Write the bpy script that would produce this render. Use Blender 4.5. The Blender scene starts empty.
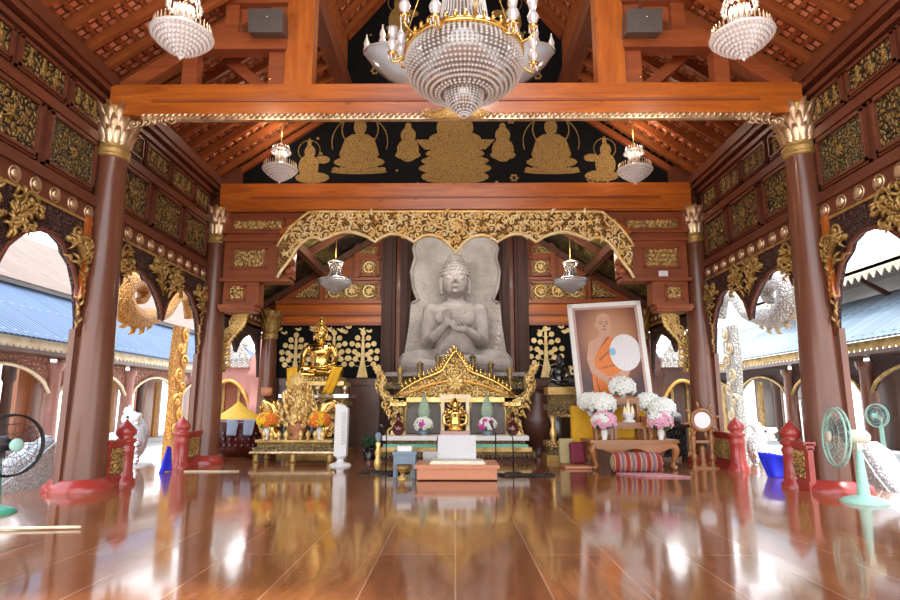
import bpy, bmesh, math, random
from mathutils import Vector, Matrix, Quaternion
random.seed(7)
SC = bpy.context.scene
COL = SC.collection
R_ = math.radians

# ------------------------------------------------------------------ camera, world, sun, exposure
cam_d = bpy.data.cameras.new('camera'); cam = bpy.data.objects.new('camera', cam_d); COL.objects.link(cam)
cam_d.sensor_width = 36.0; cam_d.lens = 24.0; cam_d.clip_end = 400
cam.location = (0, 0, 1.2); cam.rotation_euler = (R_(100.0), 0, R_(0.48))
SC.camera = cam
SC.view_settings.view_transform = 'Standard'; SC.view_settings.look = 'None'
SC.view_settings.gamma = 1.0; SC.view_settings.use_curve_mapping = False
SC.view_settings.exposure = 0.75
SKY = 2.2; SUN = 2.2
w = bpy.data.worlds.new('sky'); SC.world = w; w.use_nodes = True
nt = w.node_tree; nt.nodes.clear()
o_ = nt.nodes.new('ShaderNodeOutputWorld'); b_ = nt.nodes.new('ShaderNodeBackground')
tc_ = nt.nodes.new('ShaderNodeTexCoord'); sp_ = nt.nodes.new('ShaderNodeSeparateXYZ'); cr_ = nt.nodes.new('ShaderNodeValToRGB')
nt.links.new(tc_.outputs['Generated'], sp_.inputs[0]); nt.links.new(sp_.outputs['Z'], cr_.inputs[0])
cr_.color_ramp.elements[0].position = 0.0; cr_.color_ramp.elements[0].color = (1, .98, .95, 1)
cr_.color_ramp.elements[1].position = 1.0; cr_.color_ramp.elements[1].color = (.62, .78, 1, 1)
nt.links.new(cr_.outputs[0], b_.inputs[0]); b_.inputs[1].default_value = SKY
nt.links.new(b_.outputs[0], o_.inputs[0])
sd = bpy.data.lights.new('sun', 'SUN'); sd.energy = SUN; sd.angle = R_(1.5); sd.color = (1, .95, .88)
so = bpy.data.objects.new('sun', sd); COL.objects.link(so); so.rotation_euler = (R_(14), R_(8), 0)

# ------------------------------------------------------------------ measuring: photograph position -> point in the room
MW = cam.rotation_euler.to_matrix(); CL = Vector(cam.location)
def ray(px, py): return MW @ Vector(((px - 450) / 600.0, (300 - py) / 600.0, -1.0))
def at_y(px, py, y): r = ray(px, py); return CL + r * (y / r.y)
def at_x(px, py, x): r = ray(px, py); return CL + r * (x / r.x)

# ------------------------------------------------------------------ materials
MATS = {}
def newmat(name):
    m = bpy.data.materials.new(name); m.use_nodes = True
    n = m.node_tree; return m, n, n.nodes['Principled BSDF']
def L(n, a, b): n.links.new(a, b)
def ramp(n, stops, interp='LINEAR'):
    r = n.nodes.new('ShaderNodeValToRGB'); r.color_ramp.interpolation = interp
    els = r.color_ramp.elements
    while len(els) < len(stops): els.new(0.5)
    for e, (p, c) in zip(els, stops): e.position = p; e.color = (*c, 1) if len(c) == 3 else c
    return r
def coords(n, scale=(1, 1, 1), rot=(0, 0, 0)):
    t = n.nodes.new('ShaderNodeTexCoord'); m = n.nodes.new('ShaderNodeMapping')
    m.inputs['Scale'].default_value = scale; m.inputs['Rotation'].default_value = rot
    L(n, t.outputs['Object'], m.inputs[0]); return m.outputs[0]
def noise(n, vec, scale, detail=4, rough=.55, dist=0):
    t = n.nodes.new('ShaderNodeTexNoise'); t.inputs['Scale'].default_value = scale
    t.inputs['Detail'].default_value = detail; t.inputs['Roughness'].default_value = rough
    t.inputs['Distortion'].default_value = dist
    if vec: L(n, vec, t.inputs['Vector'])
    return t
def vor(n, vec, scale, feature='F1'):
    t = n.nodes.new('ShaderNodeTexVoronoi'); t.feature = feature; t.inputs['Scale'].default_value = scale
    if vec: L(n, vec, t.inputs['Vector'])
    return t
def bump(n, bs, h, strength=.5, dist=.02):
    b = n.nodes.new('ShaderNodeBump'); b.inputs['Strength'].default_value = strength; b.inputs['Distance'].default_value = dist
    L(n, h, b.inputs['Height']); L(n, b.outputs[0], bs.inputs['Normal']); return b
def plain(name, c, rough=.5, metal=0, coat=0, spec=.5, bumpy=0, bscale=20, var=0.0, sheen=0):
    m, n, bs = newmat(name)
    bs.inputs['Roughness'].default_value = rough; bs.inputs['Metallic'].default_value = metal
    bs.inputs['Coat Weight'].default_value = coat; bs.inputs['Specular IOR Level'].default_value = spec
    v = coords(n)
    t = noise(n, v, bscale)
    k = var if var else (.03 if min(c) > .6 else .12)
    r = ramp(n, [(.25, tuple(x * (1 - k) for x in c)), (.75, tuple(min(1, x * (1 + k)) for x in c))])
    L(n, t.outputs['Fac'], r.inputs[0]); L(n, r.outputs[0], bs.inputs['Base Color'])
    if bumpy: bump(n, bs, t.outputs['Fac'], bumpy)
    MATS[name] = m; return m
def wood(name, dark, light, axis='x', rough=.35, coat=.3, scale=1.0, knots=True):
    m, n, bs = newmat(name)
    sc = {'x': (.35, 3.5, 3.5), 'y': (3.5, .35, 3.5), 'z': (3.5, 3.5, .35)}[axis]
    v = coords(n, tuple(s * scale for s in sc))
    t = noise(n, v, 2.2, 6, .6, .8)
    r = ramp(n, [(.28, dark), (.55, tuple((a + b) / 2 for a, b in zip(dark, light))), (.78, light)])
    L(n, t.outputs['Fac'], r.inputs[0])
    out = r.outputs[0]
    if knots:
        kv = vor(n, coords(n, (1.1, 1.1, 1.9) if axis != 'z' else (1.9, 1.9, 1.1)), 1.6)
        kr = ramp(n, [(.03, (0.35, .28, .25)), (.12, (1, 1, 1))])
        L(n, kv.outputs['Distance'], kr.inputs[0])
        mx = n.nodes.new('ShaderNodeMixRGB'); mx.blend_type = 'MULTIPLY'; mx.inputs[0].default_value = .7
        L(n, out, mx.inputs[1]); L(n, kr.outputs[0], mx.inputs[2]); out = mx.outputs[0]
    L(n, out, bs.inputs['Base Color']); bs.inputs['Roughness'].default_value = rough; bs.inputs['Coat Weight'].default_value = coat
    bs.inputs['Coat Roughness'].default_value = .15
    bump(n, bs, t.outputs['Fac'], .08)
    MATS[name] = m; return m
wood('wood_orange', (.33, .072, .009), (.68, .19, .022), 'x', .33, .35)
wood('wood_orange_z', (.34, .075, .010), (.64, .185, .025), 'z', .35, .4)
wood('wood_rafter', (.18, .045, .012), (.42, .12, .03), 'x', .4, .2, knots=False)
wood('wood_red', (.11, .028, .013), (.21, .06, .027), 'y', .42, .12, knots=False)
wood('wood_red_x', (.22, .05, .016), (.42, .11, .032), 'x', .4, .18, knots=False)
wood('wood_brown', (.075, .026, .016), (.15, .055, .032), 'z', .4, .25, knots=False)
wood('wood_dark', (.040, .012, .007), (.085, .027, .015), 'z', .65, .0, knots=False)
wood('wood_column', (.13, .042, .022), (.23, .082, .044), 'z', .28, .3, .8, knots=False)
wood('wood_teak', (.25, .08, .02), (.46, .18, .05), 'x', .35, .4, knots=False)
plain('red_paint', (.42, .045, .035), .3, coat=.5)
plain('white_paint', (.82, .80, .76), .4)
plain('white_plastic', (.8, .8, .8), .3)
plain('black_matte', (.012, .012, .014), .45)
plain('black_gloss', (.015, .012, .012), .12, coat=.6)
plain('grey_metal', (.35, .34, .33), .35, metal=.6)
plain('chrome', (.8, .8, .82), .12, metal=1)
plain('stool_blue', (.20, .27, .34), .4)
plain('mint_plastic', (.42, .72, .60), .35)
plain('cream_plastic', (.78, .74, .58), .35)
plain('green_plastic', (.08, .42, .28), .35)
plain('blue_cloth', (.01, .025, .72), .55, bumpy=.3, bscale=8)
plain('yellow_cloth', (.85, .45, .01), .6, bumpy=.4, bscale=9)
plain('orange_cloth', (.85, .22, .02), .6, bumpy=.4, bscale=9)
plain('crimson_cloth', (.17, .006, .028), .65, bumpy=.5, bscale=30)
plain('khaki_cloth', (.42, .34, .16), .7)
plain('white_cloth', (.8, .8, .82), .7, bumpy=.2)
plain('towel_blue', (.35, .42, .55), .8)
plain('pale_rose', (.55, .36, .32), .5)
plain('leaf', (.06, .22, .05), .5, var=.4)
plain('pale_leaf', (.30, .42, .30), .5, var=.3)
plain('petal_white', (.85, .87, .82), .5)
plain('petal_pink', (.85, .42, .55), .5, var=.25)
plain('petal_magenta', (.65, .06, .45), .5)
plain('petal_orange', (.95, .22, .02), .5, var=.3)
plain('petal_yellow', (.95, .60, .02), .5)
plain('skin_gold', (.62, .40, .10), .28, metal=1)
plain('ceramic_red', (.10, .012, .010), .1, coat=1)
plain('ceramic_white', (.75, .74, .7), .2, coat=.5)
plain('cable', (.02, .02, .02), .5)
plain('salmon', (.62, .25, .13), .4)
plain('pink_render', (.62, .30, .26), .6)
plain('jade', (.10, .42, .30), .25, coat=.5)
plain('pebble', (.62, .60, .55), .7)
def stone():
    m, n, bs = newmat('stone'); v = coords(n)
    t = noise(n, v, 1.8, 8, .6); t2 = noise(n, v, 22, 6, .7)
    r = ramp(n, [(.3, (.25, .215, .20)), (.5, (.36, .32, .30)), (.72, (.50, .455, .43))])
    L(n, t.outputs['Fac'], r.inputs[0]); L(n, r.outputs[0], bs.inputs['Base Color']); bs.inputs['Roughness'].default_value = .8
    bump(n, bs, t2.outputs['Fac'], .55, .04); MATS['stone'] = m
stone()
def carved_stone():
    m, n, bs = newmat('carved_stone'); v = coords(n)
    t = noise(n, v, 1.5, 8, .6); t2 = vor(n, v, 11, 'SMOOTH_F1')
    r = ramp(n, [(.3, (.28, .245, .225)), (.7, (.50, .46, .42))])
    L(n, t.outputs['Fac'], r.inputs[0]); L(n, r.outputs[0], bs.inputs['Base Color']); bs.inputs['Roughness'].default_value = .85
    bump(n, bs, t2.outputs['Distance'], .8, .05); MATS['carved_stone'] = m
carved_stone()
def gold(name, c1=(.45, .24, .05), c2=(.95, .68, .26), scale=30, bs_=.5, rough=.32, metal=.9):
    m, n, bs = newmat(name); v = coords(n)
    t = noise(n, v, scale, 4); t2 = noise(n, v, 4, 3)
    r = ramp(n, [(.3, c1), (.62, c2)])
    L(n, t2.outputs['Fac'], r.inputs[0]); L(n, r.outputs[0], bs.inputs['Base Color'])
    bs.inputs['Metallic'].default_value = metal; bs.inputs['Roughness'].default_value = rough
    bump(n, bs, t.outputs['Fac'], bs_, .01); MATS[name] = m
gold('gold', (.66, .40, .10), (.98, .72, .30), 35, .5, .35, .5)
gold('gold_smooth', (.75, .46, .12), (.95, .66, .22), 8, .1, .16, 1)
gold('gold_dull', (.30, .17, .04), (.62, .41, .14), 40, .6, .42, .5)
gold('gold_orange', (.75, .34, .06), (.95, .58, .16), 22, .6, .45, .35)
gold('gold_pale', (.80, .62, .36), (.98, .86, .62), 20, .5, .5, .2)
gold('silver_gilt', (.52, .33, .17), (.95, .76, .52), 30, .5, .3, .85)
plain('dark_metal', (.10, .085, .08), .3, metal=.3)
def carved(name, dark, light, scale, thr=(.18, .34), metal=.7, rough=.4, strength=.9, feature='SMOOTH_F1', seed=0):
    """gilded scroll relief over a dark ground: leaf cells with veins, all as one surface pattern"""
    m, n, bs = newmat(name); v = coords(n)
    nz = noise(n, v, scale * .5, 2); add = n.nodes.new('ShaderNodeVectorMath'); add.operation = 'MULTIPLY_ADD'
    L(n, nz.outputs['Color'], add.inputs[0]); add.inputs[1].default_value = (1.6 / scale,) * 3; L(n, v, add.inputs[2])
    a = vor(n, add.outputs[0], scale, 'DISTANCE_TO_EDGE'); b = vor(n, add.outputs[0], scale * 2.3, 'F1')
    ml = n.nodes.new('ShaderNodeMath'); ml.operation = 'MULTIPLY'; L(n, a.outputs['Distance'], ml.inputs[0]); ml.inputs[1].default_value = 3.0
    sb = n.nodes.new('ShaderNodeMath'); sb.operation = 'SUBTRACT'; L(n, ml.outputs[0], sb.inputs[0])
    m2 = n.nodes.new('ShaderNodeMath'); m2.operation = 'MULTIPLY'; L(n, b.outputs['Distance'], m2.inputs[0]); m2.inputs[1].default_value = .45
    L(n, m2.outputs[0], sb.inputs[1])
    r = ramp(n, [(thr[0], dark), (thr[1], light)]); L(n, sb.outputs[0], r.inputs[0]); L(n, r.outputs[0], bs.inputs['Base Color'])
    mr = ramp(n, [(thr[0], (0, 0, 0)), (thr[1], (metal,) * 3)]); L(n, sb.outputs[0], mr.inputs[0]); L(n, mr.outputs[0], bs.inputs['Metallic'])
    bs.inputs['Roughness'].default_value = rough; bump(n, bs, sb.outputs[0], strength, .03); MATS[name] = m
carved('lacquer_panel', (.014, .010, .006), (.40, .26, .08), 11, (.07, .20), .5)
carved('lacquer_fine', (.02, .014, .008), (.34, .25, .09), 19, (.04, .18), .5)
carved('carved_gold', (.13, .06, .02), (.98, .70, .28), 15, (-.05, .14), .5, .35, 1.0)
carved('carved_gold_fine', (.22, .12, .04), (.90, .65, .28), 26, (0, .16), .5, .4, 1.0)
carved('carved_wood', (.030, .010, .010), (.10, .036, .028), 16, (0, .2), .0, .45, 1.0)
carved('carved_orange', (.50, .17, .03), (.95, .50, .12), 17, (0, .2), .3, .5, 1.0)
carved('carved_pink', (.28, .10, .07), (.60, .30, .20), 9, (0, .2), .0, .6, 1.0)
carved('carved_white', (.45, .38, .30), (.92, .90, .85), 14, (-.05, .15), .0, .5, 1.0)
carved('gable_black', (.004, .004, .005), (.004, .004, .005), 6, (0, .2), .0, .75, .05)
MATS['gable_black'].node_tree.nodes['Principled BSDF'].inputs['Specular IOR Level'].default_value = .15
carved('painted_gold', (.20, .11, .025), (.44, .27, .075), 22, (0, .2), .3, .55, .4)
carved('altar_tiers', (.05, .03, .015), (.55, .42, .2), 24, (0, .18), .5, .4, .8)
def cloud():
    m, n, bs = newmat('cloud_painting'); v = coords(n, (1, .5, 1)); t = noise(n, v, 1.6, 6, .65, 1.5)
    r = ramp(n, [(.42, (.012, .010, .008)), (.55, (.09, .075, .02)), (.66, (.32, .26, .08)), (.78, (.12, .05, .02))])
    L(n, t.outputs['Fac'], r.inputs[0]); L(n, r.outputs[0], bs.inputs['Base Color']); bs.inputs['Roughness'].default_value = .5; MATS['cloud_painting'] = m
cloud()
def tiles(name, c1, c2, mortar, scale, rot=(0, 0, 0), bw=.5, rh=.25, rough=.6, ms=.02, strength=.6):
    m, n, bs = newmat(name); v = coords(n, (scale,) * 3, rot)
    t = n.nodes.new('ShaderNodeTexBrick'); L(n, v, t.inputs['Vector'])
    t.inputs['Color1'].default_value = (*c1, 1); t.inputs['Color2'].default_value = (*c2, 1); t.inputs['Mortar'].default_value = (*mortar, 1)
    t.inputs['Scale'].default_value = 1; t.inputs['Mortar Size'].default_value = ms
    t.inputs['Brick Width'].default_value = bw; t.inputs['Row Height'].default_value = rh
    L(n, t.outputs['Color'], bs.inputs['Base Color']); bs.inputs['Roughness'].default_value = rough
    bump(n, bs, t.outputs['Fac'], -strength if strength else 0, .02); MATS[name] = m
# roof surfaces use UV-less object coordinates: x across slope is turned flat by the slope's own object rotation
tiles('terracotta', (.62, .17, .07), (.85, .34, .18), (.14, .04, .02), 1, bw=.21, rh=.12, ms=.018, rough=.6)
tiles('blue_tiles', (.022, .060, .15), (.05, .10, .21), (.17, .21, .26), 1, bw=4.0, rh=.19, ms=.03, rough=.75)
tiles('grey_tiles', (.22, .27, .32), (.36, .42, .47), (.05, .11, .16), 1, bw=4.0, rh=.19, ms=.04, rough=.45)
tiles('peach_tiles', (.20, .135, .10), (.24, .165, .125), (.15, .09, .06), 1, bw=1.2, rh=.5, ms=.02, rough=.7)
tiles('paving', (.52, .48, .44), (.60, .56, .50), (.35, .32, .28), 1, bw=.6, rh=.6, ms=.01, rough=.8)
tiles('gold_mosaic', (.30, .22, .10), (.42, .32, .14), (.03, .02, .01), 1, bw=.06, rh=.06, ms=.006)
def floor_mat():
    m, n, bs = newmat('floor_planks'); v = coords(n, (1, 1, 1), (0, 0, R_(90)))
    t = n.nodes.new('ShaderNodeTexBrick'); L(n, v, t.inputs['Vector'])
    t.inputs['Color1'].default_value = (.26, .085, .030, 1); t.inputs['Color2'].default_value = (.38, .14, .05, 1); t.inputs['Mortar'].default_value = (.52, .30, .18, 1)
    t.inputs['Scale'].default_value = 1; t.inputs['Mortar Size'].default_value = .005; t.inputs['Brick Width'].default_value = 2.6; t.inputs['Row Height'].default_value = .62
    t.inputs['Bias'].default_value = 0
    g = noise(n, coords(n, (3, .5, 1)), 3, 6, .6, .6); gr = ramp(n, [(.25, (.62, .58, .56)), (.75, (1.25, 1.25, 1.25))]); L(n, g.outputs['Fac'], gr.inputs[0])
    mx = n.nodes.new('ShaderNodeMixRGB'); mx.blend_type = 'MULTIPLY'; mx.inputs[0].default_value = 1; L(n, t.outputs['Color'], mx.inputs[1]); L(n, gr.outputs[0], mx.inputs[2])
    L(n, mx.outputs[0], bs.inputs['Base Color'])
    rn = noise(n, coords(n), 1.3, 4); rr = ramp(n, [(.3, (.08,) * 3), (.75, (.17,) * 3)]); L(n, rn.outputs['Fac'], rr.inputs[0]); L(n, rr.outputs[0], bs.inputs['Roughness'])
    bs.inputs['Coat Weight'].default_value = .35; bs.inputs['Coat Roughness'].default_value = .06; bs.inputs['Coat IOR'].default_value = 1.5
    bs.inputs['Specular IOR Level'].default_value = .5
    w1 = noise(n, coords(n, (1.6, .55, 1)), 1.7, 2); bump(n, bs, w1.outputs['Fac'], .035, .04)
    # the same gentle waviness in the lacquer coat
    b2 = [x for x in n.nodes if x.type == 'BUMP'][0]; L(n, b2.outputs[0], bs.inputs['Coat Normal'])
    MATS['floor_planks'] = m
floor_mat()
def crystal(name, c, metal, rough, alpha=1):
    m, n, bs = newmat(name); bs.inputs['Base Color'].default_value = (*c, 1); bs.inputs['Metallic'].default_value = metal; bs.inputs['Roughness'].default_value = rough
    bs.inputs['Coat Weight'].default_value = 1; bs.inputs['Coat Roughness'].default_value = .05; bs.inputs['Alpha'].default_value = alpha; MATS[name] = m
crystal('crystal', (.90, .86, .83), .25, .15)
crystal('crystal_dark', (.42, .38, .36), .6, .15, .75)
crystal('crystal_milky', (.80, .77, .75), .2, .25)
crystal('crystal_white', (.95, .94, .93), .1, .15)
crystal('glass_lamp', (.90, .86, .86), .25, .08, .8)
crystal('alabaster', (.62, .68, .74), .0, .3)
crystal('fan_blade', (.06, .08, .14), 0, .2, .75)
crystal('fan_blade_brown', (.12, .06, .08), 0, .2, .4)
def emit(name, c, s):
    m, n, bs = newmat(name); bs.inputs['Base Color'].default_value = (*c, 1); bs.inputs['Emission Color'].default_value = (*c, 1); bs.inputs['Emission Strength'].default_value = s; MATS[name] = m
emit('bulb_glow', (1, .93, .82), 6.0)
def portrait_ground():
    m, n, bs = newmat('portrait_print'); t = n.nodes.new('ShaderNodeTexCoord'); mp = n.nodes.new('ShaderNodeMapping')
    mp.inputs['Location'].default_value = (-.05, 0, -1.25); mp.inputs['Scale'].default_value = (1, .01, .85); L(n, t.outputs['Object'], mp.inputs[0])
    g = n.nodes.new('ShaderNodeTexGradient'); g.gradient_type = 'SPHERICAL'; L(n, mp.outputs[0], g.inputs[0])
    r = ramp(n, [(.0, (.07, .025, .03)), (.3, (.22, .075, .04)), (.6, (.48, .22, .11)), (1, (.58, .32, .18))]); L(n, g.outputs['Fac'], r.inputs[0])
    L(n, r.outputs[0], bs.inputs['Base Color']); bs.inputs['Roughness'].default_value = .3; MATS['portrait_print'] = m
portrait_ground()
def rug_mat():
    m, n, bs = newmat('rug_stripes'); t = n.nodes.new('ShaderNodeTexWave'); t.inputs['Scale'].default_value = 1.7; t.bands_direction = 'X'
    L(n, coords(n), t.inputs['Vector'])
    r = ramp(n, [(.0, (.28, .03, .03)), (.3, (.42, .13, .07)), (.45, (.58, .42, .24)), (.6, (.20, .05, .06)), (.75, (.44, .26, .18)), (.9, (.14, .11, .16))], 'CONSTANT')
    L(n, t.outputs['Fac'], r.inputs[0]); L(n, r.outputs[0], bs.inputs['Base Color']); bs.inputs['Roughness'].default_value = .9; MATS['rug_stripes'] = m
rug_mat()
plain('pink_column', (.42, .19, .15), .4, coat=.3)
plain('alabaster_grey', (.42, .41, .42), .25, coat=.6)
plain('pink_rug', (.62, .28, .30), .85, var=.35, bscale=14)
carved('scales_white', (.66, .68, .70), (.92, .93, .94), 16, (-.05, .12), 0, .5, .8)
carved('black_carved', (.004, .004, .004), (.05, .045, .045), 12, (0, .2), .2, .4, 1.0)
plain('niche_grey', (.22, .20, .19), .6, bumpy=.3)
plain('dark_leaf', (.012, .05, .018), .45, var=.4)
gold('dark_gilt', (.04, .022, .012), (.42, .28, .10), 24, .5, .4, .5)
gold('tree_gold', (.70, .48, .18), (.90, .70, .34), 20, .3, .5, .2)
gold('gold_bright', (.90, .56, .16), (1, .84, .48), 24, .5, .38, .3)
carved('carved_valance_ground', (.16, .06, .018), (.80, .48, .15), 20, (.02, .16), .3, .4, 1.0)
M = MATS

# ------------------------------------------------------------------ mesh builder
class MB:
    def __init__(s): s.v = []; s.f = []; s.sm = []
    def add(s, vs, fs, smooth=False):
        b = len(s.v); s.v += [Vector(p) for p in vs]; s.f += [[b + i for i in f] for f in fs]; s.sm += [smooth] * len(fs); return s
    def box(s, c, d, rot=None):
        c = Vector(c); vs = []
        for x in (-.5, .5):
            for y in (-.5, .5):
                for z in (-.5, .5):
                    p = Vector((x * d[0], y * d[1], z * d[2]))
                    if rot: p = rot @ p
                    vs.append(c + p)
        return s.add(vs, [(0, 1, 3, 2), (4, 6, 7, 5), (0, 4, 5, 1), (2, 3, 7, 6), (0, 2, 6, 4), (1, 5, 7, 3)])
    def bx(s, x0, x1, y0, y1, z0, z1): return s.box(((x0 + x1) / 2, (y0 + y1) / 2, (z0 + z1) / 2), (abs(x1 - x0), abs(y1 - y0), abs(z1 - z0)))
    def beam(s, a, b, wdt, hgt):
        a = Vector(a); b = Vector(b); d = b - a
        q = d.to_track_quat('Y', 'Z'); return s.box((a + b) / 2, (wdt, d.length, hgt), q.to_matrix())
    def lathe(s, prof, c=(0, 0, 0), n=20, rot=None, sy=1.0, caps=True):
        c = Vector(c); vs = []; fs = []
        for (r, z) in prof:
            for k in range(n):
                a = 2 * math.pi * k / n; p = Vector((r * math.cos(a), r * math.sin(a) * sy, z))
                if rot: p = rot @ p
                vs.append(c + p)
        for i in range(len(prof) - 1):
            for k in range(n): fs.append((i * n + k, i * n + (k + 1) % n, (i + 1) * n + (k + 1) % n, (i + 1) * n + k))
        s.add(vs, fs, True)
        if caps:
            m_ = len(prof) - 1
            if prof[0][0] > 1e-4: s.add([vs[k] for k in range(n)][::-1], [tuple(range(n))])
            if prof[-1][0] > 1e-4: s.add([vs[m_ * n + k] for k in range(n)], [tuple(range(n))])
        return s
    def tube(s, pts, rad, n=6, flat=None, closed=False):
        pts = [Vector(p) for p in pts]; N = len(pts)
        if not hasattr(rad, '__len__'): rad = [rad] * N
        up = None; vs = []
        for i, p in enumerate(pts):
            t = (pts[(i + 1) % N] - pts[i - 1]) if closed else (pts[min(i + 1, N - 1)] - pts[max(i - 1, 0)])
            if t.length < 1e-9: t = Vector((0, 0, 1))
            t.normalize()
            if up is None:
                up = t.orthogonal().normalized()
            up = (up - t * up.dot(t))
            if up.length < 1e-6: up = t.orthogonal()
            up.normalize(); sd_ = t.cross(up)
            for k in range(n):
                a = 2 * math.pi * k / n; vs.append(p + (up * math.cos(a) + sd_ * math.sin(a)) * rad[i])
        fs = []
        for i in range(N if closed else N - 1):
            j = (i + 1) % N
            for k in range(n): fs.append((i * n + k, i * n + (k + 1) % n, j * n + (k + 1) % n, j * n + k))
        if not closed: fs += [tuple(range(n))[::-1], tuple((N - 1) * n + k for k in range(n))]
        return s.add(vs, fs, True)
    def ell(s, c, r, n=12, m=8, rot=None):
        if not hasattr(r, '__len__'): r = (r, r, r)
        c = Vector(c); vs = []; fs = []
        for i in range(m + 1):
            th = math.pi * i / m
            for k in range(n):
                a = 2 * math.pi * k / n; p = Vector((r[0] * math.sin(th) * math.cos(a), r[1] * math.sin(th) * math.sin(a), -r[2] * math.cos(th)))
                if rot: p = rot @ p
                vs.append(c + p)
        for i in range(m):
            for k in range(n): fs.append((i * n + k, i * n + (k + 1) % n, (i + 1) * n + (k + 1) % n, (i + 1) * n + k))
        return s.add(vs, fs, True)
    def bead(s, c, r):  # octahedral crystal bead
        c = Vector(c); vs = [c + Vector(p) * r for p in ((1, 0, 0), (-1, 0, 0), (0, 1, 0), (0, -1, 0), (0, 0, 1.1), (0, 0, -1.1))]
        return s.add(vs, [(0, 2, 4), (2, 1, 4), (1, 3, 4), (3, 0, 4), (2, 0, 5), (1, 2, 5), (3, 1, 5), (0, 3, 5)])
    def prism(s, pts, o, u, v, t):
        """outline pts [(a,b)] laid on axes u,v from origin o, thickness vector t"""
        o, u, v, t = Vector(o), Vector(u), Vector(v), Vector(t); n = len(pts)
        A = [o + u * a + v * b for a, b in pts]; B = [p + t for p in A]
        s.add(A + B, [tuple(range(n))[::-1], tuple(range(n, 2 * n))] + [(i, (i + 1) % n, n + (i + 1) % n, n + i) for i in range(n)]); return s
    def strip(s, lo, hi, t):
        """a solid between two equally long point rows, thickness vector t (safe for scalloped outlines)"""
        n = len(lo); lo = [Vector(p) for p in lo]; hi = [Vector(p) for p in hi]; t = Vector(t)
        vs = lo + hi + [p + t for p in lo] + [p + t for p in hi]; fs = []
        for i in range(n - 1):
            fs += [(i, i + 1, n + i + 1, n + i), (2 * n + i, 3 * n + i, 3 * n + i + 1, 2 * n + i + 1), (i, 2 * n + i, 2 * n + i + 1, i + 1), (n + i, n + i + 1, 3 * n + i + 1, 3 * n + i)]
        fs += [(0, n, 3 * n, 2 * n), (n - 1, 3 * n - 1, 4 * n - 1, 2 * n - 1)]
        return s.add(vs, fs)
    def torus(s, c, R, r, n=24, m=6, ax='z', arc=(0, 2 * math.pi)):
        c = Vector(c); pts = []
        closed = abs(arc[1] - arc[0]) > 6.28
        for k in range(n if closed else n + 1):
            a = arc[0] + (arc[1] - arc[0]) * k / n; x, y = R * math.cos(a), R * math.sin(a)
            pts.append(c + Vector({'z': (x, y, 0), 'y': (x, 0, y), 'x': (0, x, y)}[ax]))
        return s.tube(pts, r, m, closed=closed)
    def build(s, name, mat, parent=None, smooth=None):
        me = bpy.data.meshes.new(name); off = Vector((0, 0, 0))
        p = parent
        while p is not None: off += Vector(p.location); p = p.parent
        me.from_pydata([v - off for v in s.v], [], s.f); me.materials.append(M[mat] if isinstance(mat, str) else mat)
        sm = s.sm if smooth is None else [smooth] * len(s.f)
        me.polygons.foreach_set('use_smooth', sm); me.update()
        bm_ = bmesh.new(); bm_.from_mesh(me); bmesh.ops.recalc_face_normals(bm_, faces=bm_.faces); bm_.to_mesh(me); bm_.free()
        ob = bpy.data.objects.new(name, me); COL.objects.link(ob); ob.parent = parent; return ob
def tag(o, label=None, cat=None, group=None, kind=None):
    if label: o['label'] = label
    if cat: o['category'] = cat
    if group: o['group'] = group
    if kind: o['kind'] = kind
    return o
def thing(name, label, cat, loc=(0, 0, 0), group=None, kind=None):
    o = bpy.data.objects.new(name, None); COL.objects.link(o); o.location = loc; o.empty_display_size = .1
    return tag(o, label, cat, group, kind)
def struct(name, label=None):
    o = bpy.data.objects.new(name, None); COL.objects.link(o); o['kind'] = 'structure'
    if label: o['label'] = label; 
    return o
def kids(o): return [c for c in bpy.data.objects if c.parent == o]
def copy_tree(o, loc=None, label=None, parent=None, rotz=None, scale=None):
    c = o.copy(); COL.objects.link(c); c.parent = parent
    if loc is not None: c.location = loc
    if label: c['label'] = label
    if rotz is not None: c.rotation_euler = (0, 0, rotz)
    if scale is not None: c.scale = (scale,) * 3 if not hasattr(scale, '__len__') else scale
    for ch in kids(o): copy_tree(ch, parent=c)
    return c
def rotm(ax, deg): return Matrix.Rotation(R_(deg), 3, ax)
XA, YA, ZA = Vector((1, 0, 0)), Vector((0, 1, 0)), Vector((0, 0, 1))

def spiral(mb, c, u, v, r, turns=1.3, a0=0, sgn=1, w=.02, tail=None, n=5):
    """a carved scroll: tapering tube curling into c in the u,v plane"""
    c = Vector(c); pts = []; rad = []; N = 15
    for i in range(N + 1):
        t = i / N; a = a0 + sgn * turns * 2 * math.pi * t; rr = r * (1 - t) ** .8 + r * .10
        pts.append(c + (u * math.cos(a) + v * math.sin(a)) * rr); rad.append(w * (1 - .5 * t))
    mb.tube(pts, rad, n)
    mb.ell(c, w * 1.5, 6, 4)
def leaf_drop(mb, c, u, v, nrm, length, wd, ang, th=.02):
    """pointed, curled leaf lying near the u,v plane"""
    c = Vector(c); d = u * math.cos(ang) + v * math.sin(ang); e = u * -math.sin(ang) + v * math.cos(ang)
    pts = [c + d * (length * t) + e * (wd * .5 * math.sin(t * 2.2)) + nrm * (th * 1.2 * math.sin(t * math.pi)) for t in (0, .25, .5, .75, 1)]
    mb.tube(pts, [wd * .25, wd * .5, wd * .45, wd * .25, wd * .03], 5)
def rosette(mb, c, u, v, nrm, r, petals=7):
    c = Vector(c)
    for k in range(petals):
        a = 2 * math.pi * k / petals; leaf_drop(mb, c, u, v, nrm, r, r * .55, a, r * .25)
    mb.ell(c + nrm * r * .15, r * .28, 7, 5)
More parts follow.
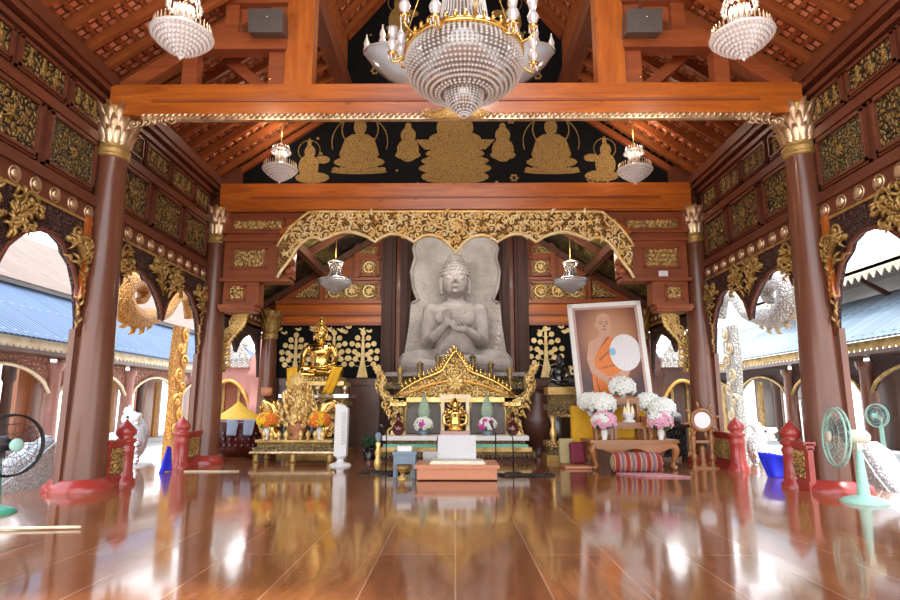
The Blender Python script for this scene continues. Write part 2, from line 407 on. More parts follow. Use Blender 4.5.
def scrollwork(mb, inside, x0, x1, z0, z1, origin, u, v, nrm, step, rnd, big=.9):
    """fill the outline test inside(a,b) with scrolls, leaves and rosettes"""
    o = Vector(origin); a = x0; row = 0
    b = z0
    while b < z1:
        a = x0 + (step / 2 if row % 2 else 0)
        while a < x1:
            ja, jb = a + rnd.uniform(-.15, .15) * step, b + rnd.uniform(-.15, .15) * step
            if inside(ja, jb):
                p = o + u * ja + v * jb; q = rnd.random()
                if q < .55: spiral(mb, p, u, v, step * .45 * big, rnd.uniform(.9, 1.5), rnd.uniform(0, 6.28), rnd.choice((-1, 1)), step * .11)
                elif q < .75: rosette(mb, p, u, v, nrm, step * .48, 6)
                else:
                    for k in range(3): leaf_drop(mb, p, u, v, nrm, step * .6, step * .28, rnd.uniform(0, 6.28), step * .2)
            a += step
        b += step * .86; row += 1

# ================================================================== STRUCTURE
SIDES = ((-1, 'left'), (1, 'right'))
fl = MB().bx(-6.15, 6.15, -6, 18.2, -.25, 0).build('floor', 'floor_planks'); tag(fl, kind='structure')
gr = MB().bx(-60, 60, -30, 80, -1.0, -.9).build('ground', 'paving'); tag(gr, kind='structure')

def frame_mb(c, u, v, n, wd, ht, bw=.05, th=.05):
    """four bars round an opening: centre c, axes u (width) v (height), n outwards"""
    mb = MB(); c = Vector(c); rot = Matrix((u, v, n)).transposed()
    for s_ in (-1, 1):
        mb.box(c + u * s_ * (wd / 2 + bw / 2) + n * th / 2, (bw, ht + 2 * bw, th), rot)
        mb.box(c + v * s_ * (ht / 2 + bw / 2) + n * th / 2, (wd + 2 * bw, bw, th), rot)
        mb.box(c + u * s_ * (wd / 2 + bw * 1.4) + n * th * .3, (bw * .8, ht + 3.6 * bw, th * .6), rot)
        mb.box(c + v * s_ * (ht / 2 + bw * 1.4) + n * th * .3, (wd + 3.6 * bw, bw * .8, th * .6), rot)
    return mb
rnd = random.Random(3)
for s, nm in SIDES:
    X0 = 5.6 * s; n = Vector((-s, 0, 0))
    root = struct('wall_' + nm)
    MB().bx(X0, X0 + .3 * s, -5, 17.6, 4.2, 6.5).build('wall_board', 'wood_red', root)
    # cornice and rails run the whole length
    c = MB(); c.bx(5.42 * s, X0, -5, 13.3, 6.22, 6.42); c.bx(5.47 * s, X0, -5, 13.3, 6.12, 6.22); c.bx(5.53 * s, X0, -5, 13.3, 5.97, 6.05)
    c.build('cornice', 'wood_red', root)
    c = MB(); c.bx(5.55 * s, X0, -5, 13.3, 5.26, 5.40); c.bx(5.53 * s, X0, -5, 13.3, 4.28, 4.38); c.build('rail', 'wood_red', root)
    t = MB().bx(5.52 * s, X0 + .25 * s, -5, 13.3, 3.93, 4.2); t.bx(5.48 * s, X0, -5, 13.3, 4.2, 4.27); tr = t.build('stud_rail', 'wood_red', root)
    MB().bx(5.50 * s, 5.54 * s, -5, 13.3, 3.90, 3.94).build('gilded_bead', 'gold_dull', root)
    st0 = None
    for b in (4.8, 9.0):
        for k in range(10):
            y = b + .36 + k * .385
            if b < 5 and y < 6.2: continue
            if st0 is None:
                m_ = MB().ell((5.50 * s, y, 4.065), (.035, .085, .075), 12, 8); m_.torus((5.515 * s, y, 4.065), .10, .014, 16, 5, 'x')
                st0 = m_.build('gilded_stud', 'silver_gilt', root); y00 = y
            else:
                o = st0.copy(); COL.objects.link(o); o.location = (0, y - y00, 0)
        big = ((.3, 1.3), (1.6, 2.62), (2.9, 3.88)); small = ((.3, 1.0), (1.2, 2.0), (2.2, 3.05), (3.25, 3.92))
        for (a0, a1) in big:
            yc, wd = b + (a0 + a1) / 2, a1 - a0
            pm = MB().bx(5.575 * s, X0, b + a0, b + a1, 4.5, 5.16)
            p = pm.build('carved_panel', 'lacquer_panel' if (a0 < 2 and b < 5) or b > 5 else 'lacquer_fine', root)
            frame_mb((5.6 * s, yc, 4.83), YA, ZA, n, wd, .66, .045, .07).build('panel_frame', 'wood_red', p)
            if b > 5 or a0 > 1:
                mo = MB(); q = Vector((5.57 * s, yc, 4.83))
                rosette(mo, q, YA, ZA, n, .10, 8)
                for k in range(6): spiral(mo, q + YA * .28 * math.cos(k * 1.05) + ZA * .22 * math.sin(k * 1.05), YA, ZA, .07, 1.1, k, 1, .010)
                mo.build('gilded_medallion', 'painted_gold', p)
        for (a0, a1) in small:
            yc, wd = b + (a0 + a1) / 2, a1 - a0
            p = MB().bx(5.575 * s, X0, b + a0, b + a1, 5.52, 5.86).build('carved_panel', 'lacquer_panel', root)
            frame_mb((5.6 * s, yc, 5.69), YA, ZA, n, wd, .34, .035, .06).build('panel_frame', 'wood_red', p)
            mo = MB()
            for k in range(3):
                q = Vector((5.57 * s, yc + (k - 1) * wd * .3, 5.6)); mo.ell(q + ZA * .05, (.02, .07, .06), 8, 5); mo.ell(q + ZA * .13, (.02, .04, .055), 8, 5)
                leaf_drop(mo, q + ZA * .16, YA, ZA, n, .10, .05, R_(90), .01)
            mo.build('gilded_figures', 'painted_gold', p)

# ---- roofs: each slope a slab with its own tilt, rafters and battens in its own frame
def slope(name, side, X0, Z0, ang, length, y0, y1, mat, raf=.48, raf_w=.10, raf_h=.14, bat=.17, raf_mat='wood_rafter', batm='wood_rafter', kindn='structure', ymin_r=None):
    a = R_(ang); xh = Vector((-side * math.cos(a), 0, math.sin(a))); yh = Vector((0, 1 if side < 0 else -1, 0)); zh = xh.cross(yh)
    mtx = Matrix((xh, yh, zh)).transposed().to_4x4(); mtx.translation = Vector((X0, (y0 + y1) / 2, Z0))
    hl = (y1 - y0) / 2
    ob = MB().bx(-.25, length, -hl, hl, raf_h + .05, raf_h + .10).build(name, mat); ob.matrix_world = mtx; tag(ob, kind=kindn)
    if bat:
        m_ = MB(); x = .05
        while x < length: m_.bx(x, x + .055, -hl, hl, raf_h, raf_h + .05); x += bat
        m_.build('tile_battens', batm, None).parent = ob
    if raf:
        k = 0; y = -hl + .1; first = None
        while y < hl - .05:
            if first is None:
                first = MB().bx(-.25, length, -raf_w / 2, raf_w / 2, 0, raf_h).build('rafter', raf_mat, None); first.parent = ob; first.location = (0, y, 0)
            else:
                c = first.copy(); COL.objects.link(c); c.location = (0, y, 0)
            y += raf
    return ob
for s, nm in SIDES:
    slope('ceiling_' + nm, s, 5.5 * s, 6.36, 34, 3.62, 1.0, 13.6, 'terracotta', raf=.50, raf_w=.08, bat=.21)
    slope('ceiling_upper_' + nm, s, 2.95 * s, 9.55, 51, 5.2, 1.0, 13.6, 'terracotta', raf=.50, raf_w=.08, bat=.21)
    cl = MB().bx(2.62 * s, 2.70 * s, 1, 13.6, 8.5, 10.3).build('wall_clerestory_' + nm, 'wood_red'); tag(cl, kind='structure')
    sl = MB(); y = 1.2
    while y < 13.2: sl.bx(2.58 * s, 2.62 * s, y, y + .06, 8.8, 9.9); y += .17
    sl.build('slats', 'wood_rafter', cl)
    o = MB().bx(2.42 * s, 2.72 * s, 1, 13.3, 8.28, 8.72).build('purlin_beam', 'wood_red'); tag(o, kind='structure')
    # sanctuary lean-to ceilings
    slope('ceiling_sanctuary_' + nm, s, 5.45 * s, 4.12, 32, 4.5, 13.45, 17.5, 'cloud_painting', raf=1.9, raf_w=.16, raf_h=.16, bat=0, raf_mat='wood_brown')
    for (x, z) in ((3.9, 4.98),):
        MB().bx((x - .09) * s, (x + .09) * s, 13.45, 17.4, z, z + .22).build('purlin', 'wood_brown', None).parent = None
for o in list(bpy.data.objects):
    if o.name.startswith('purlin') and not o.parent: o['kind'] = 'structure'
o = MB().bx(-1.7, 1.7, 13.6, 18.3, 6.95, 7.1).build('ceiling_niche', 'wood_dark'); tag(o, kind='structure')
o = MB().bx(-.12, .12, 1, 13.3, 13.4, 13.7).build('ridge_beam', 'wood_red'); tag(o, kind='structure')

# ---- columns
def petal(mb, c, ang, r0, r1, z0, z1, wd):
    """upright lotus petal leaning outwards, tip curled over"""
    ro = Matrix.Rotation(ang, 3, 'Z'); pts = []; N = 6; lf = []; rt = []; md = []
    for i in range(N + 1):
        t = i / N; rr = r0 + (r1 - r0) * t ** 1.6 + (.05 * (t - .85) / .15 if t > .85 else 0); z = z0 + (z1 - z0) * (t if t < .85 else .85 + (t - .85) * .4)
        h = wd / 2 * (math.sin(min(1, t * .9 + .22) * math.pi * .62 + .35)) * (1 if t < .85 else .55)
        lf.append(Vector(c) + ro @ Vector((rr - .012, -h, z))); rt.append(Vector(c) + ro @ Vector((rr - .012, h, z))); md.append(Vector(c) + ro @ Vector((rr + .022, 0, z)))
    n = N + 1; fs = []
    for i in range(N): fs += [(i, i + 1, 2 * n + i + 1, 2 * n + i), (2 * n + i, 2 * n + i + 1, n + i + 1, n + i)]
    mb.add(lf + rt + md, fs, True)
def column(x, y, zt, rb, rt_, label, capm='silver_gilt', k=1.0):
    t = thing('column', label, 'column', (x, y, 0), 'round timber columns of the hall')
    MB().lathe([(rb * 1.34, 0), (rb * 1.34, .04), (rb * 1.30, .085), (rb * 1.15, .12), (rb * 1.10, .16), (rb * 1.02, .17)], (x, y, 0), 32).build('base_ring', 'red_paint', t)
    zc = zt - .82 * k
    MB().lathe([(rb, .15)] + [(rb + (rt_ - rb) * q / 8, .15 + (zc - .15) * q / 8) for q in range(1, 9)], (x, y, 0), 32).build('shaft', 'wood_column', t)
    m_ = MB()
    pr = [(1.0, 0), (1.12, .02), (1.12, .06), (1.02, .08), (1.15, .11), (1.15, .15), (1.02, .17), (1.02, .22), (1.1, .25), (1.05, .35), (1.15, .6), (1.35, .82)]
    MB().lathe([(rt_ * a, zc + b_ * k) for a, b_ in pr], (x, y, 0), 24).build('neck_rings', 'gold_dull', t)
    for (cnt, z0, z1, r1, off) in ((14, .22, .48, 1.45, 0), (14, .34, .66, 1.65, .5), (14, .46, .86, 1.85, 0)):
        for q in range(cnt): petal(m_, (x, y, 0), 2 * math.pi * (q + off) / cnt, rt_ * 1.08, rt_ * r1, zc + z0 * k, zc + z1 * k, rt_ * .50)
    m_.build('lotus_capital', capm, t)
    return t
column(-5.47, 9.0, 5.87, .345, .225, 'tall brown column with gilded lotus capital, nearest on the left side')
column(5.47, 9.0, 5.87, .345, .225, 'tall brown column behind the mint green fan, nearest on the right side')
column(-5.42, 13.2, 5.62, .34, .225, 'brown column beside the dark carved bowl, left end of the gilded portal')
column(5.42, 13.2, 5.62, .34, .225, 'brown column behind the wooden ship wheel, right end of the gilded portal')
column(-5.35, 17.2, 3.9, .30, .21, 'rear brown column left of the golden seated Buddha', 'gold_dull')
column(5.35, 17.2, 3.9, .30, .21, 'rear brown column right of the monk portrait, mostly hidden', 'gold_dull')

# ---- great beams
def big_beam(name, y, z0, z1, half, label, trim=True, depth=.42):
    t = thing(name, label, 'beam', (0, y, z0)); zs = z0 + (z1 - z0) * .42
    MB().bx(-half, half, y, y + depth, z0 + (.09 if trim else .02), z1).build('timber', 'wood_orange', t)
    m_ = MB(); hw = half - .45
    m_.prism([(-hw, 0), (hw, 0), (hw - .28, zs - z0), (-hw + .28, zs - z0)], (0, y - .055, z0 + .05), XA, ZA, (0, .055, 0)); m_.build('raised_moulding', 'wood_orange', t)
    m_ = MB(); m_.bx(-hw + .25, hw - .25, y - .075, y, zs + .02, zs + .06); m_.build('moulding_lip', 'wood_red_x', t)
    if trim:
        m_ = MB(); m_.bx(-hw + .1, hw - .1, y - .05, y + .03, z0 - .02, z0 + .10); x = -hw + .1
        while x < hw - .1:
            leaf_drop(m_, (x, y - .05, z0 + .0), XA, ZA, -YA, .12, .055, R_(28), .02); x += .095
        for s_ in (-1, 1):
            for q in range(7): spiral(m_, (s_ * (hw + .02 - q * .1), y - .04, z0 - .02 + .012 * q - .06), XA, ZA, .07, 1.2, q, s_, .018)
        m_.build('rope_carving', 'silver_gilt', t)
    return t
bf = big_beam('tie_beam', 8.78, 5.63, 6.24, 5.47, 'nearest orange timber tie beam spanning between the two front columns', True, .26)
m_ = MB(); 
m_.ell((0, 8.72, 5.68), (.50, .06, .085), 20, 8)
for q in range(26): spiral(m_, (rnd.uniform(-.45, .45), 8.66, 5.68 + rnd.uniform(-.05, .05)), XA, ZA, .06, 1.2, q, 1, .014)
m_.build('lotus_boss', 'gold', bf)
bb = big_beam('tie_beam', 12.95, 5.50, 6.18, 5.32, 'far orange timber beam above the gilded scalloped valance', False, .35)

# ---- truss timbers standing on the front beam
def timber(name, a, b, wd, hg, mat, parent): return MB().beam(a, b, wd, hg).build(name, mat, parent)
tr = thing('roof_truss', 'orange posts, ties and struts of the open roof truss on the front beam', 'truss', (0, 8.85, 6.1))
for s in (-1, 1):
    timber('post', (2.5 * s, 8.93, 6.22), (2.5 * s, 8.93, 12.0), .44, .28, 'wood_orange_z', tr)
    timber('post', (2.86 * s, 8.95, 6.1), (2.86 * s, 8.95, 8.6), .28, .2, 'wood_red_x', tr)
    timber('strut', (4.25 * s, 8.9, 6.1), (4.25 * s, 8.9, 7.0), .24, .2, 'wood_red_x', tr)
    timber('strut', (3.62 * s, 8.9, 7.15), (3.62 * s, 8.9, 8.0), .22, .2, 'wood_red_x', tr)
    MB().bx(2.7 * s, 4.45 * s, 8.75, 9.0, 6.84, 7.13).build('tie', 'wood_red_x', tr)
    MB().bx(2.7 * s, 3.9 * s, 8.75, 9.0, 7.66, 7.92).build('tie', 'wood_red_x', tr)
    timber('principal_rafter', (5.35 * s, 9.0, 6.25), (2.7 * s, 9.0, 8.05), .2, .24, 'wood_red_x', tr)
    timber('brace', (3.9 * s, 9.4, 7.05), (2.9 * s, 9.4, 6.2), .2, .18, 'wood_red_x', tr)
    pc = at_y(455 + 187 * s, 24, 8.6); b1 = MB(); b1.box((pc.x, 8.6, pc.z), (.54, .30, .36), rotm('X', 14)); sp = b1.build('loudspeaker', 'dark_metal')
    tag(sp, 'dark grey loudspeaker box %s of the central chandelier' % ('left' if s < 0 else 'right') + ' on the truss tie', 'speaker', 'loudspeakers up in the roof truss')
    MB().ell((pc.x + .03, 8.44, pc.z + .02), (.018, .012, .018), 8, 6).build('badge', 'chrome', sp)
    t = MB(); t.lathe([(.015, 0), (.015, .10), (.05, .12), (.055, .16), (.02, .19), (0, .20)], (3.0 * s * .99, 8.9, 6.24), 12)
    tag(t.build('brass_spotlight', 'gold_smooth'), 'tiny brass lamp on top of the front beam, %s side' % ('left' if s < 0 else 'right'), 'lamp', 'little brass lamps on the front beam')

# ---- gable wall with gilded paintings
gw = struct('wall_gable')
gp = [(-5.5, 6.15), (5.5, 6.15), (5.5, 6.6), (3.0, 8.5), (3.0, 10.0), (0, 13.7), (-3.0, 10.0), (-3.0, 8.5), (-5.5, 6.6)]
MB().prism(gp, (0, 13.42, 0), XA, ZA, (0, .15, 0)).build('painted_board', 'gable_black', gw)
for s in (-1, 1):
    MB().beam((5.5 * s, 13.36, 6.34), (2.6 * s, 13.36, 8.32), .10, .13).build('verge_board', 'wood_red_x', gw)
    MB().beam((2.64 * s, 13.36, 10.1), (0, 13.36, 13.35), .12, .14).build('verge_board', 'wood_red_x', gw)
LAY = [0]
def flat_ell(mb, cx, cz, rx, rz, y, th=.012, n=20, top=None):
    LAY[0] = (LAY[0] + 1) % 11; y -= LAY[0] * (.0011 if th > .005 else .00004)
    pts = [(rx * math.cos(2 * math.pi * k / n), rz * math.sin(2 * math.pi * k / n)) for k in range(n)]
    mb.prism(pts, (cx, y, cz), XA, ZA, (0, -th, 0))
def painted_buddha(cx, z, k, y, halo=True):
    m_ = MB()
    flat_ell(m_, cx, z + .08 * k, .95 * k, .09 * k, y)
    for q in range(-4, 5): flat_ell(m_, cx + q * .2 * k, z + .16 * k, .11 * k, .08 * k, y - .004)
    flat_ell(m_, cx, z + .42 * k, .86 * k, .22 * k, y - .002)          # crossed legs
    m_.prism([(-.42, .5), (.42, .5), (.5, 1.25), (.25, 1.42), (-.25, 1.42), (-.5, 1.25)], (cx, y, z), XA * k, ZA * k, (0, -.0255, 0))
    m_.prism([(-.5, 1.25), (-.42, .5), (-.2, .55), (-.55, .38), (-.68, .7)], (cx, y, z), XA * k, ZA * k, (0, -.030, 0))
    m_.prism([(.5, 1.25), (.66, .7), (.5, .42), (.1, .55), (.45, .75)], (cx, y, z), XA * k, ZA * k, (0, -.030, 0))
    flat_ell(m_, cx, z + 1.68 * k, .22 * k, .29 * k, y - .002); flat_ell(m_, cx, z + 2.0 * k, .1 * k, .12 * k, y)
    if halo: m_.torus((cx, y - .01, z + 1.6 * k), .62 * k, .02, 26, 4, 'y'); m_.torus((cx, y - .01, z + 1.15 * k), .95 * k, .016, 26, 4, 'y', (-.3, math.pi + .3))
    return m_
GY = 13.415
# seated figures, pedestal, devotees, stars: gilt paint laid on the black board
def gpx(px, py): p = at_y(px, py, GY); return p.x, p.z
for px in (359, 552):
    x, z = gpx(px, 172); painted_buddha(x, z - .05, .70, GY).build('painted_figure', 'painted_gold', gw)
for px in (408, 503):
    x, z = gpx(px, 160); m_ = MB(); flat_ell(m_, x, z + .25, .26, .30, GY); flat_ell(m_, x, z + .62, .18, .2, GY); flat_ell(m_, x, z + .12, .30, .12, GY - .005); flat_ell(m_, x, z + .82, .08, .12, GY)
    m_.build('painted_figure', 'painted_gold', gw)
x, z = gpx(455, 186); m_ = MB()
for (r, a, b_) in ((.80, 0, .25), (.86, .22, .45), (.80, .42, .62), (.70, .60, .8), (.74, .78, .96), (.62, .94, 1.2), (.44, 1.1, 1.6)):
    flat_ell(m_, x, z + .1 + (a + b_) / 2, r, (b_ - a) * .75, GY - .003 * (a * 5))
m_.prism([(-.72, 1.0), (.72, 1.0), (.95, 1.25), (-.95, 1.25)], (x, GY, z - .1), XA, ZA, (0, -.035, 0)); flat_ell(m_, x, z + 2.0, .3, .45, GY)
m_.build('painted_pedestal', 'painted_gold', gw)
for px, py, h in ((308, 182, 1.0), (606, 180, 1.0), (398, 40, 1.3), (512, 40, 1.3)):
    x, z = gpx(px, py); m_ = MB(); s = 1 if px < 455 else -1
    flat_ell(m_, x + .1 * s, z + .1, .40, .14 * h, GY); flat_ell(m_, x, z + .38 * h, .24, .3 * h, GY - .004); flat_ell(m_, x + .02, z + .75 * h, .13, .16 * h, GY); flat_ell(m_, x, z + .95 * h, .05, .14, GY)
    flat_ell(m_, x + .32 * s, z + .55 * h, .18, .1, GY); m_.torus((x, GY - .01, z + .78 * h), .26, .012, 20, 4, 'y'); m_.build('painted_figure', 'painted_gold', gw)
m_ = MB(); grd = random.Random(11)
for k in range(90):
    x = grd.uniform(-3.6, 3.6); z = grd.uniform(6.3, 10.5)
    if abs(x) > 5.5 - (z - 6.4) * 1.45 - .3 and abs(x) > 2.3: continue
    if any(abs(x - q) < .85 and z < 8 for q in (-2.25, 2.25, 0)) : continue
    r = grd.choice((.03, .035, .045, .1))
    if r < .09: flat_ell(m_, x, z, r, r, GY, n=8)
    else:
        for q in range(6): flat_ell(m_, x + .07 * math.cos(q * 1.05), z + .07 * math.sin(q * 1.05), .04, .03, GY, n=8)
st_ = m_.build('painted_stars', 'painted_gold', gw); st_['kind'] = 'stuff'

# ---- portal below the far beam
pt = struct('wall_portal')
for s in (-1, 1): MB().bx(5.0 * s, 5.8 * s, 13.3, 13.62, 3.9, 6.7).build('end_board', 'wood_red', pt)
for s, nm in SIDES:
    MB().bx(5.2 * s, 2.9 * s, 13.02, 13.3, 5.02, 5.5).build('upper_board', 'wood_red_x', pt)
    MB().bx(5.15 * s, 3.72 * s, 12.98, 13.3, 3.93, 5.02).build('bracket_board', 'wood_red_x', pt)
    MB().bx(5.12 * s, 4.42 * s, 12.98, 13.3, 3.36, 3.93).build('lower_board', 'wood_red_x', pt)
    m_ = MB()
    m_.bx(5.2 * s, 3.66 * s, 12.9, 13.32, 3.90, 3.98); m_.bx(5.18 * s, 3.66 * s, 12.92, 13.3, 4.82, 4.9); m_.bx(5.2 * s, 3.6 * s, 12.9, 13.3, 5.0, 5.05)
    m_.bx(5.18 * s, 4.38 * s, 12.88, 13.32, 3.28, 3.38); m_.bx(5.16 * s, 4.4 * s, 12.93, 13.32, 3.24, 3.30); m_.bx(4.42 * s, 4.32 * s, 12.94, 13.3, 3.38, 3.88)
    m_.bx(3.72 * s, 3.62 * s, 12.94, 13.3, 4.0, 4.82); m_.build('moulding', 'wood_red_x', pt)
    m_ = MB()   # little turned corbel beside the bracket
    for z in (4.05, 4.25, 4.5): m_.lathe([(.07, 0), (.13, .04), (.13, .12), (.07, .18)], (3.68 * s, 13.0, z), 12)
    m_.build('corbel', 'wood_red_x', pt)
    for (x0, x1, z0, z1, mt) in ((4.97, 3.87 if s < 0 else 3.85, 5.10, 5.30, 'carved_gold_fine'), (4.92, 4.22, 4.24, 4.62, 'carved_gold_fine'), (4.96, 4.66, 3.52, 3.76, 'carved_gold')):
        p = MB().bx(x0 * s, x1 * s, 12.95, 13.0, z0, z1).build('gilded_panel', mt, pt)
        frame_mb(((x0 + x1) / 2 * s, 12.98, (z0 + z1) / 2), XA, ZA, -YA, abs(x0 - x1), z1 - z0, .03, .045).build('panel_frame', 'wood_red_x', p)
        m_ = MB(); scrollwork(m_, lambda a, b: True, -(x0 - x1) / 2 + .06, (x0 - x1) / 2 - .02, -(z1 - z0) / 2 + .05, (z1 - z0) / 2, ((x0 + x1) / 2 * s, 12.95, (z0 + z1) / 2), XA, ZA, -YA, .11, rnd); m_.build('scroll_relief', 'gold', p)
    MB().beam((3.9 * s, 12.9, 4.98), (3.25 * s, 12.9, 5.42), .09, .09).build('moulding', 'wood_orange', pt)

# ---- gilded scalloped valance
vl = thing('carved_valance', 'gilded openwork valance with scalloped lower edge across the sanctuary opening', 'valance', (0, 12.8, 5.4))
VP_ = [(277.5, 279, 247), (281, 272, 240), (286, 266, 233), (292, 258, 226), (297, 249, 222), (303, 243, 217), (309, 239, 212.5), (316, 238, 212), (322, 241, 212), (328, 238.5, 212), (336, 235, 212), (344, 233, 212),
       (352, 233, 212), (360, 235, 212), (368, 238, 212), (375, 243, 212), (382, 238, 212), (390, 235, 212), (398, 235, 212), (406, 238, 212), (414, 243, 212), (420, 238, 212), (427, 236, 212), (434, 236.5, 212), (441, 239, 212), (448, 244, 212), (455.5, 254, 212)]
VP_ += [(911 - a, b, c) for a, b, c in VP_[:-1][::-1]]
VY = 12.82
lo = [at_y(a, b, VY) for a, b, c in VP_]; hi = [at_y(a, c, VY) for a, b, c in VP_]
MB().strip(lo, hi, (0, .08, 0)).build('pierced_board', 'carved_valance_ground', vl)
MB().tube([p + Vector((0, -.03, .015)) for p in lo], .04, 6).build('scalloped_edge', 'gold_bright', vl)
MB().tube([p + Vector((0, -.02, 0)) for p in hi], .035, 6).build('top_edge', 'gold', vl)
def interp(tab, x, k):
    for i in range(len(tab) - 1):
        if tab[i][0] <= x <= tab[i + 1][0]:
            t = (x - tab[i][0]) / (tab[i + 1][0] - tab[i][0]); return tab[i][k] * (1 - t) + tab[i + 1][k] * t
    return None
m_ = MB(); py = 216
while py < 276:
    px = 279 + (py % 13)
    while px < 634:
        l_, h_ = interp(VP_, px, 1), interp(VP_, px, 2)
        if l_ and h_ + 2.5 < py < l_ - 2.5:
            p = at_y(px + rnd.uniform(-1, 1), py + rnd.uniform(-1, 1), VY - .02); q = rnd.random()
            if q < .3: rosette(m_, p, XA, ZA, -YA, .10, 5)
            elif q < .75: spiral(m_, p, XA, ZA, .095, 1.2, rnd.uniform(0, 6), rnd.choice((-1, 1)), .024)
            else: leaf_drop(m_, p, XA, ZA, -YA, .20, .08, rnd.uniform(0, 6.28), .06)
        px += 6.6
    py += 6.2
rosette(m_, at_y(455.5, 227, VY - .05), XA, ZA, -YA, .16, 8); m_.torus(at_y(455.5, 227, VY - .04), .19, .02, 20, 5, 'y')
m_.build('scroll_relief', 'gold_bright', vl)

# ---- back wall of the sanctuary
wb = struct('wall_back')
for s, nm in SIDES:
    MB().bx(1.35 * s, 5.6 * s, 17.5, 17.8, 0, 7.0).build('wall_board', 'wood_red_x', wb)
    MB().bx(2.15 * s, 5.25 * s, 17.30, 17.5, 3.55, 4.22).build('lintel', 'wood_orange', wb)
    m_ = MB(); m_.bx(2.12 * s, 5.25 * s, 17.22, 17.5, 4.14, 4.24); m_.bx(2.12 * s, 5.25 * s, 17.20, 17.5, 3.80, 3.90); m_.bx(2.14 * s, 5.25 * s, 17.24, 17.5, 3.50, 3.58); m_.build('moulding', 'wood_red_x', wb)
    m_ = MB().bx(2.1 * s, 5.25 * s, 17.34, 17.5, 1.78, 1.98); m_.bx(2.1 * s, 5.25 * s, 17.40, 17.5, 0, 1.8)
    x = 2.4
    while x < 5.2: m_.bx((x - .015) * s, (x + .015) * s, 17.385, 17.41, .1, 1.78); x += .45
    m_.build('dado', 'wood_brown', wb)
    for (x0, x1, z1) in ((1.74, 2.14, 6.6), (1.28, 1.60, 6.6)):
        p = MB().bx(x0 * s, x1 * s, 17.2, 17.6, 0, z1); p.bx((x0 + .1) * s, (x1 - .1) * s, 17.14, 17.2, .1, z1); p.build('pilaster', 'wood_dark', wb)
    for (x0, x1, z0, z1) in ((2.32, 2.78, 5.06, 5.46), (2.28, 3.82, 4.30, 4.76), (2.34, 2.95, 5.66, 5.9)):
        p = MB().bx(x0 * s, x1 * s, 17.40, 17.5, z0, z1).build('gilded_panel', 'carved_gold', wb)
        frame_mb(((x0 + x1) / 2 * s, 17.42, (z0 + z1) / 2), XA, ZA, -YA, x1 - x0, z1 - z0, .04, .05).build('panel_frame', 'wood_red_x', p)
        m_ = MB(); nb = max(1, round((x1 - x0) / .46))
        for k in range(nb):
            q = Vector(((x0 + (k + .5) * (x1 - x0) / nb) * s, 17.38, (z0 + z1) / 2))
            if nb > 1 or x1 < 2.9: m_.torus(q, min(.17, (z1 - z0) * .4), .03, 18, 5, 'y', (.4, 5.6)); rosette(m_, q, XA, ZA, -YA, .13, 6)
        m_.build('scroll_relief', 'gold_bright', p)
    p = MB().prism([(4.78 * s, 4.36), (4.05 * s, 4.36), (4.05 * s, 4.86)], (0, 17.42, 0), XA, ZA, (0, .08, 0)).build('gilded_panel', 'carved_gold', wb)
    m_ = MB(); m_.bx(3.9 * s, 4.0 * s, 17.35, 17.5, 4.24, 4.95); m_.bx(2.2 * s, 4.0 * s, 17.42, 17.5, 4.88, 4.96); m_.bx(2.85 * s, 2.98 * s, 17.36, 17.5, 4.95, 6.0); m_.bx(2.2 * s, 2.95 * s, 17.40, 17.5, 5.52, 5.6); m_.build('moulding', 'wood_red_x', wb)
    # tree of life lacquer panel
    tp = MB().bx(2.18 * s, 5.2 * s, 17.3, 17.5, 1.98, 3.52).build('lacquer_panel', 'gable_black', wb)
    trees = ((4.6, 2.0, 1.0), (3.5, 2.0, 1.05), (2.66, 2.0, 1.05)) if s < 0 else ((2.62, 2.0, 1.15), (3.9, 2.0, 1.1), (4.75, 2.0, 1))
    for ti, (x, z, k) in enumerate(trees):
        m_ = MB(); yy = 17.29; x *= s
        m_.prism([(-.15, 0), (.15, 0), (.05, .45), (.03, 1.15), (-.03, 1.15), (-.05, .45)], (x, yy, z), XA * k, ZA * k, (0, -.012, 0))
        ring = ((0, 1.22), (.15, 1.08), (-.15, 1.08), (.30, .92), (-.30, .92), (.14, .88), (-.14, .88), (.40, .72), (-.40, .72), (.22, .70), (-.22, .70), (.38, .52), (-.38, .52), (.2, .5), (-.2, .5), (.3, .36), (-.3, .36), (.13, .62), (-.13, .62))
        for (a, b_) in ring:
            flat_ell(m_, x + a * k, z + b_ * k, .078, .078, yy, n=12)
            m_.beam((x, yy - .006, z + (b_ - .1) * k), (x + a * k, yy - .006, z + b_ * k), .012, .012)
        m_.build('gilded_tree', 'tree_gold', tp)
    m_ = MB(); q = random.Random(5)
    for k in range(34):
        x = q.uniform(2.3, 5.1) * s; z = q.choice((q.uniform(3.25, 3.45), q.uniform(2.05, 2.25), q.uniform(2.1, 3.4)))
        if any(abs(x - t_[0] * s) < .42 and z < 3.2 for t_ in trees): continue
        flat_ell(m_, x, z, .07, .03, 17.29, n=8); flat_ell(m_, x + .05, z + .03, .03, .04, 17.29, n=8); flat_ell(m_, x - .06, z + .03, .05, .02, 17.288, n=8)
    m_.build('gilded_birds', 'tree_gold', tp)['kind'] = 'stuff'
MB().bx(-1.4, 1.4, 18.0, 18.2, 0, 7.0).build('niche_board', 'wood_brown', wb)
m_ = MB()
for z in (1.6, 3.4, 5.0): m_.bx(-1.35, 1.35, 17.95, 18.0, z, z + .08)
m_.build('niche_rail', 'wood_dark', wb)

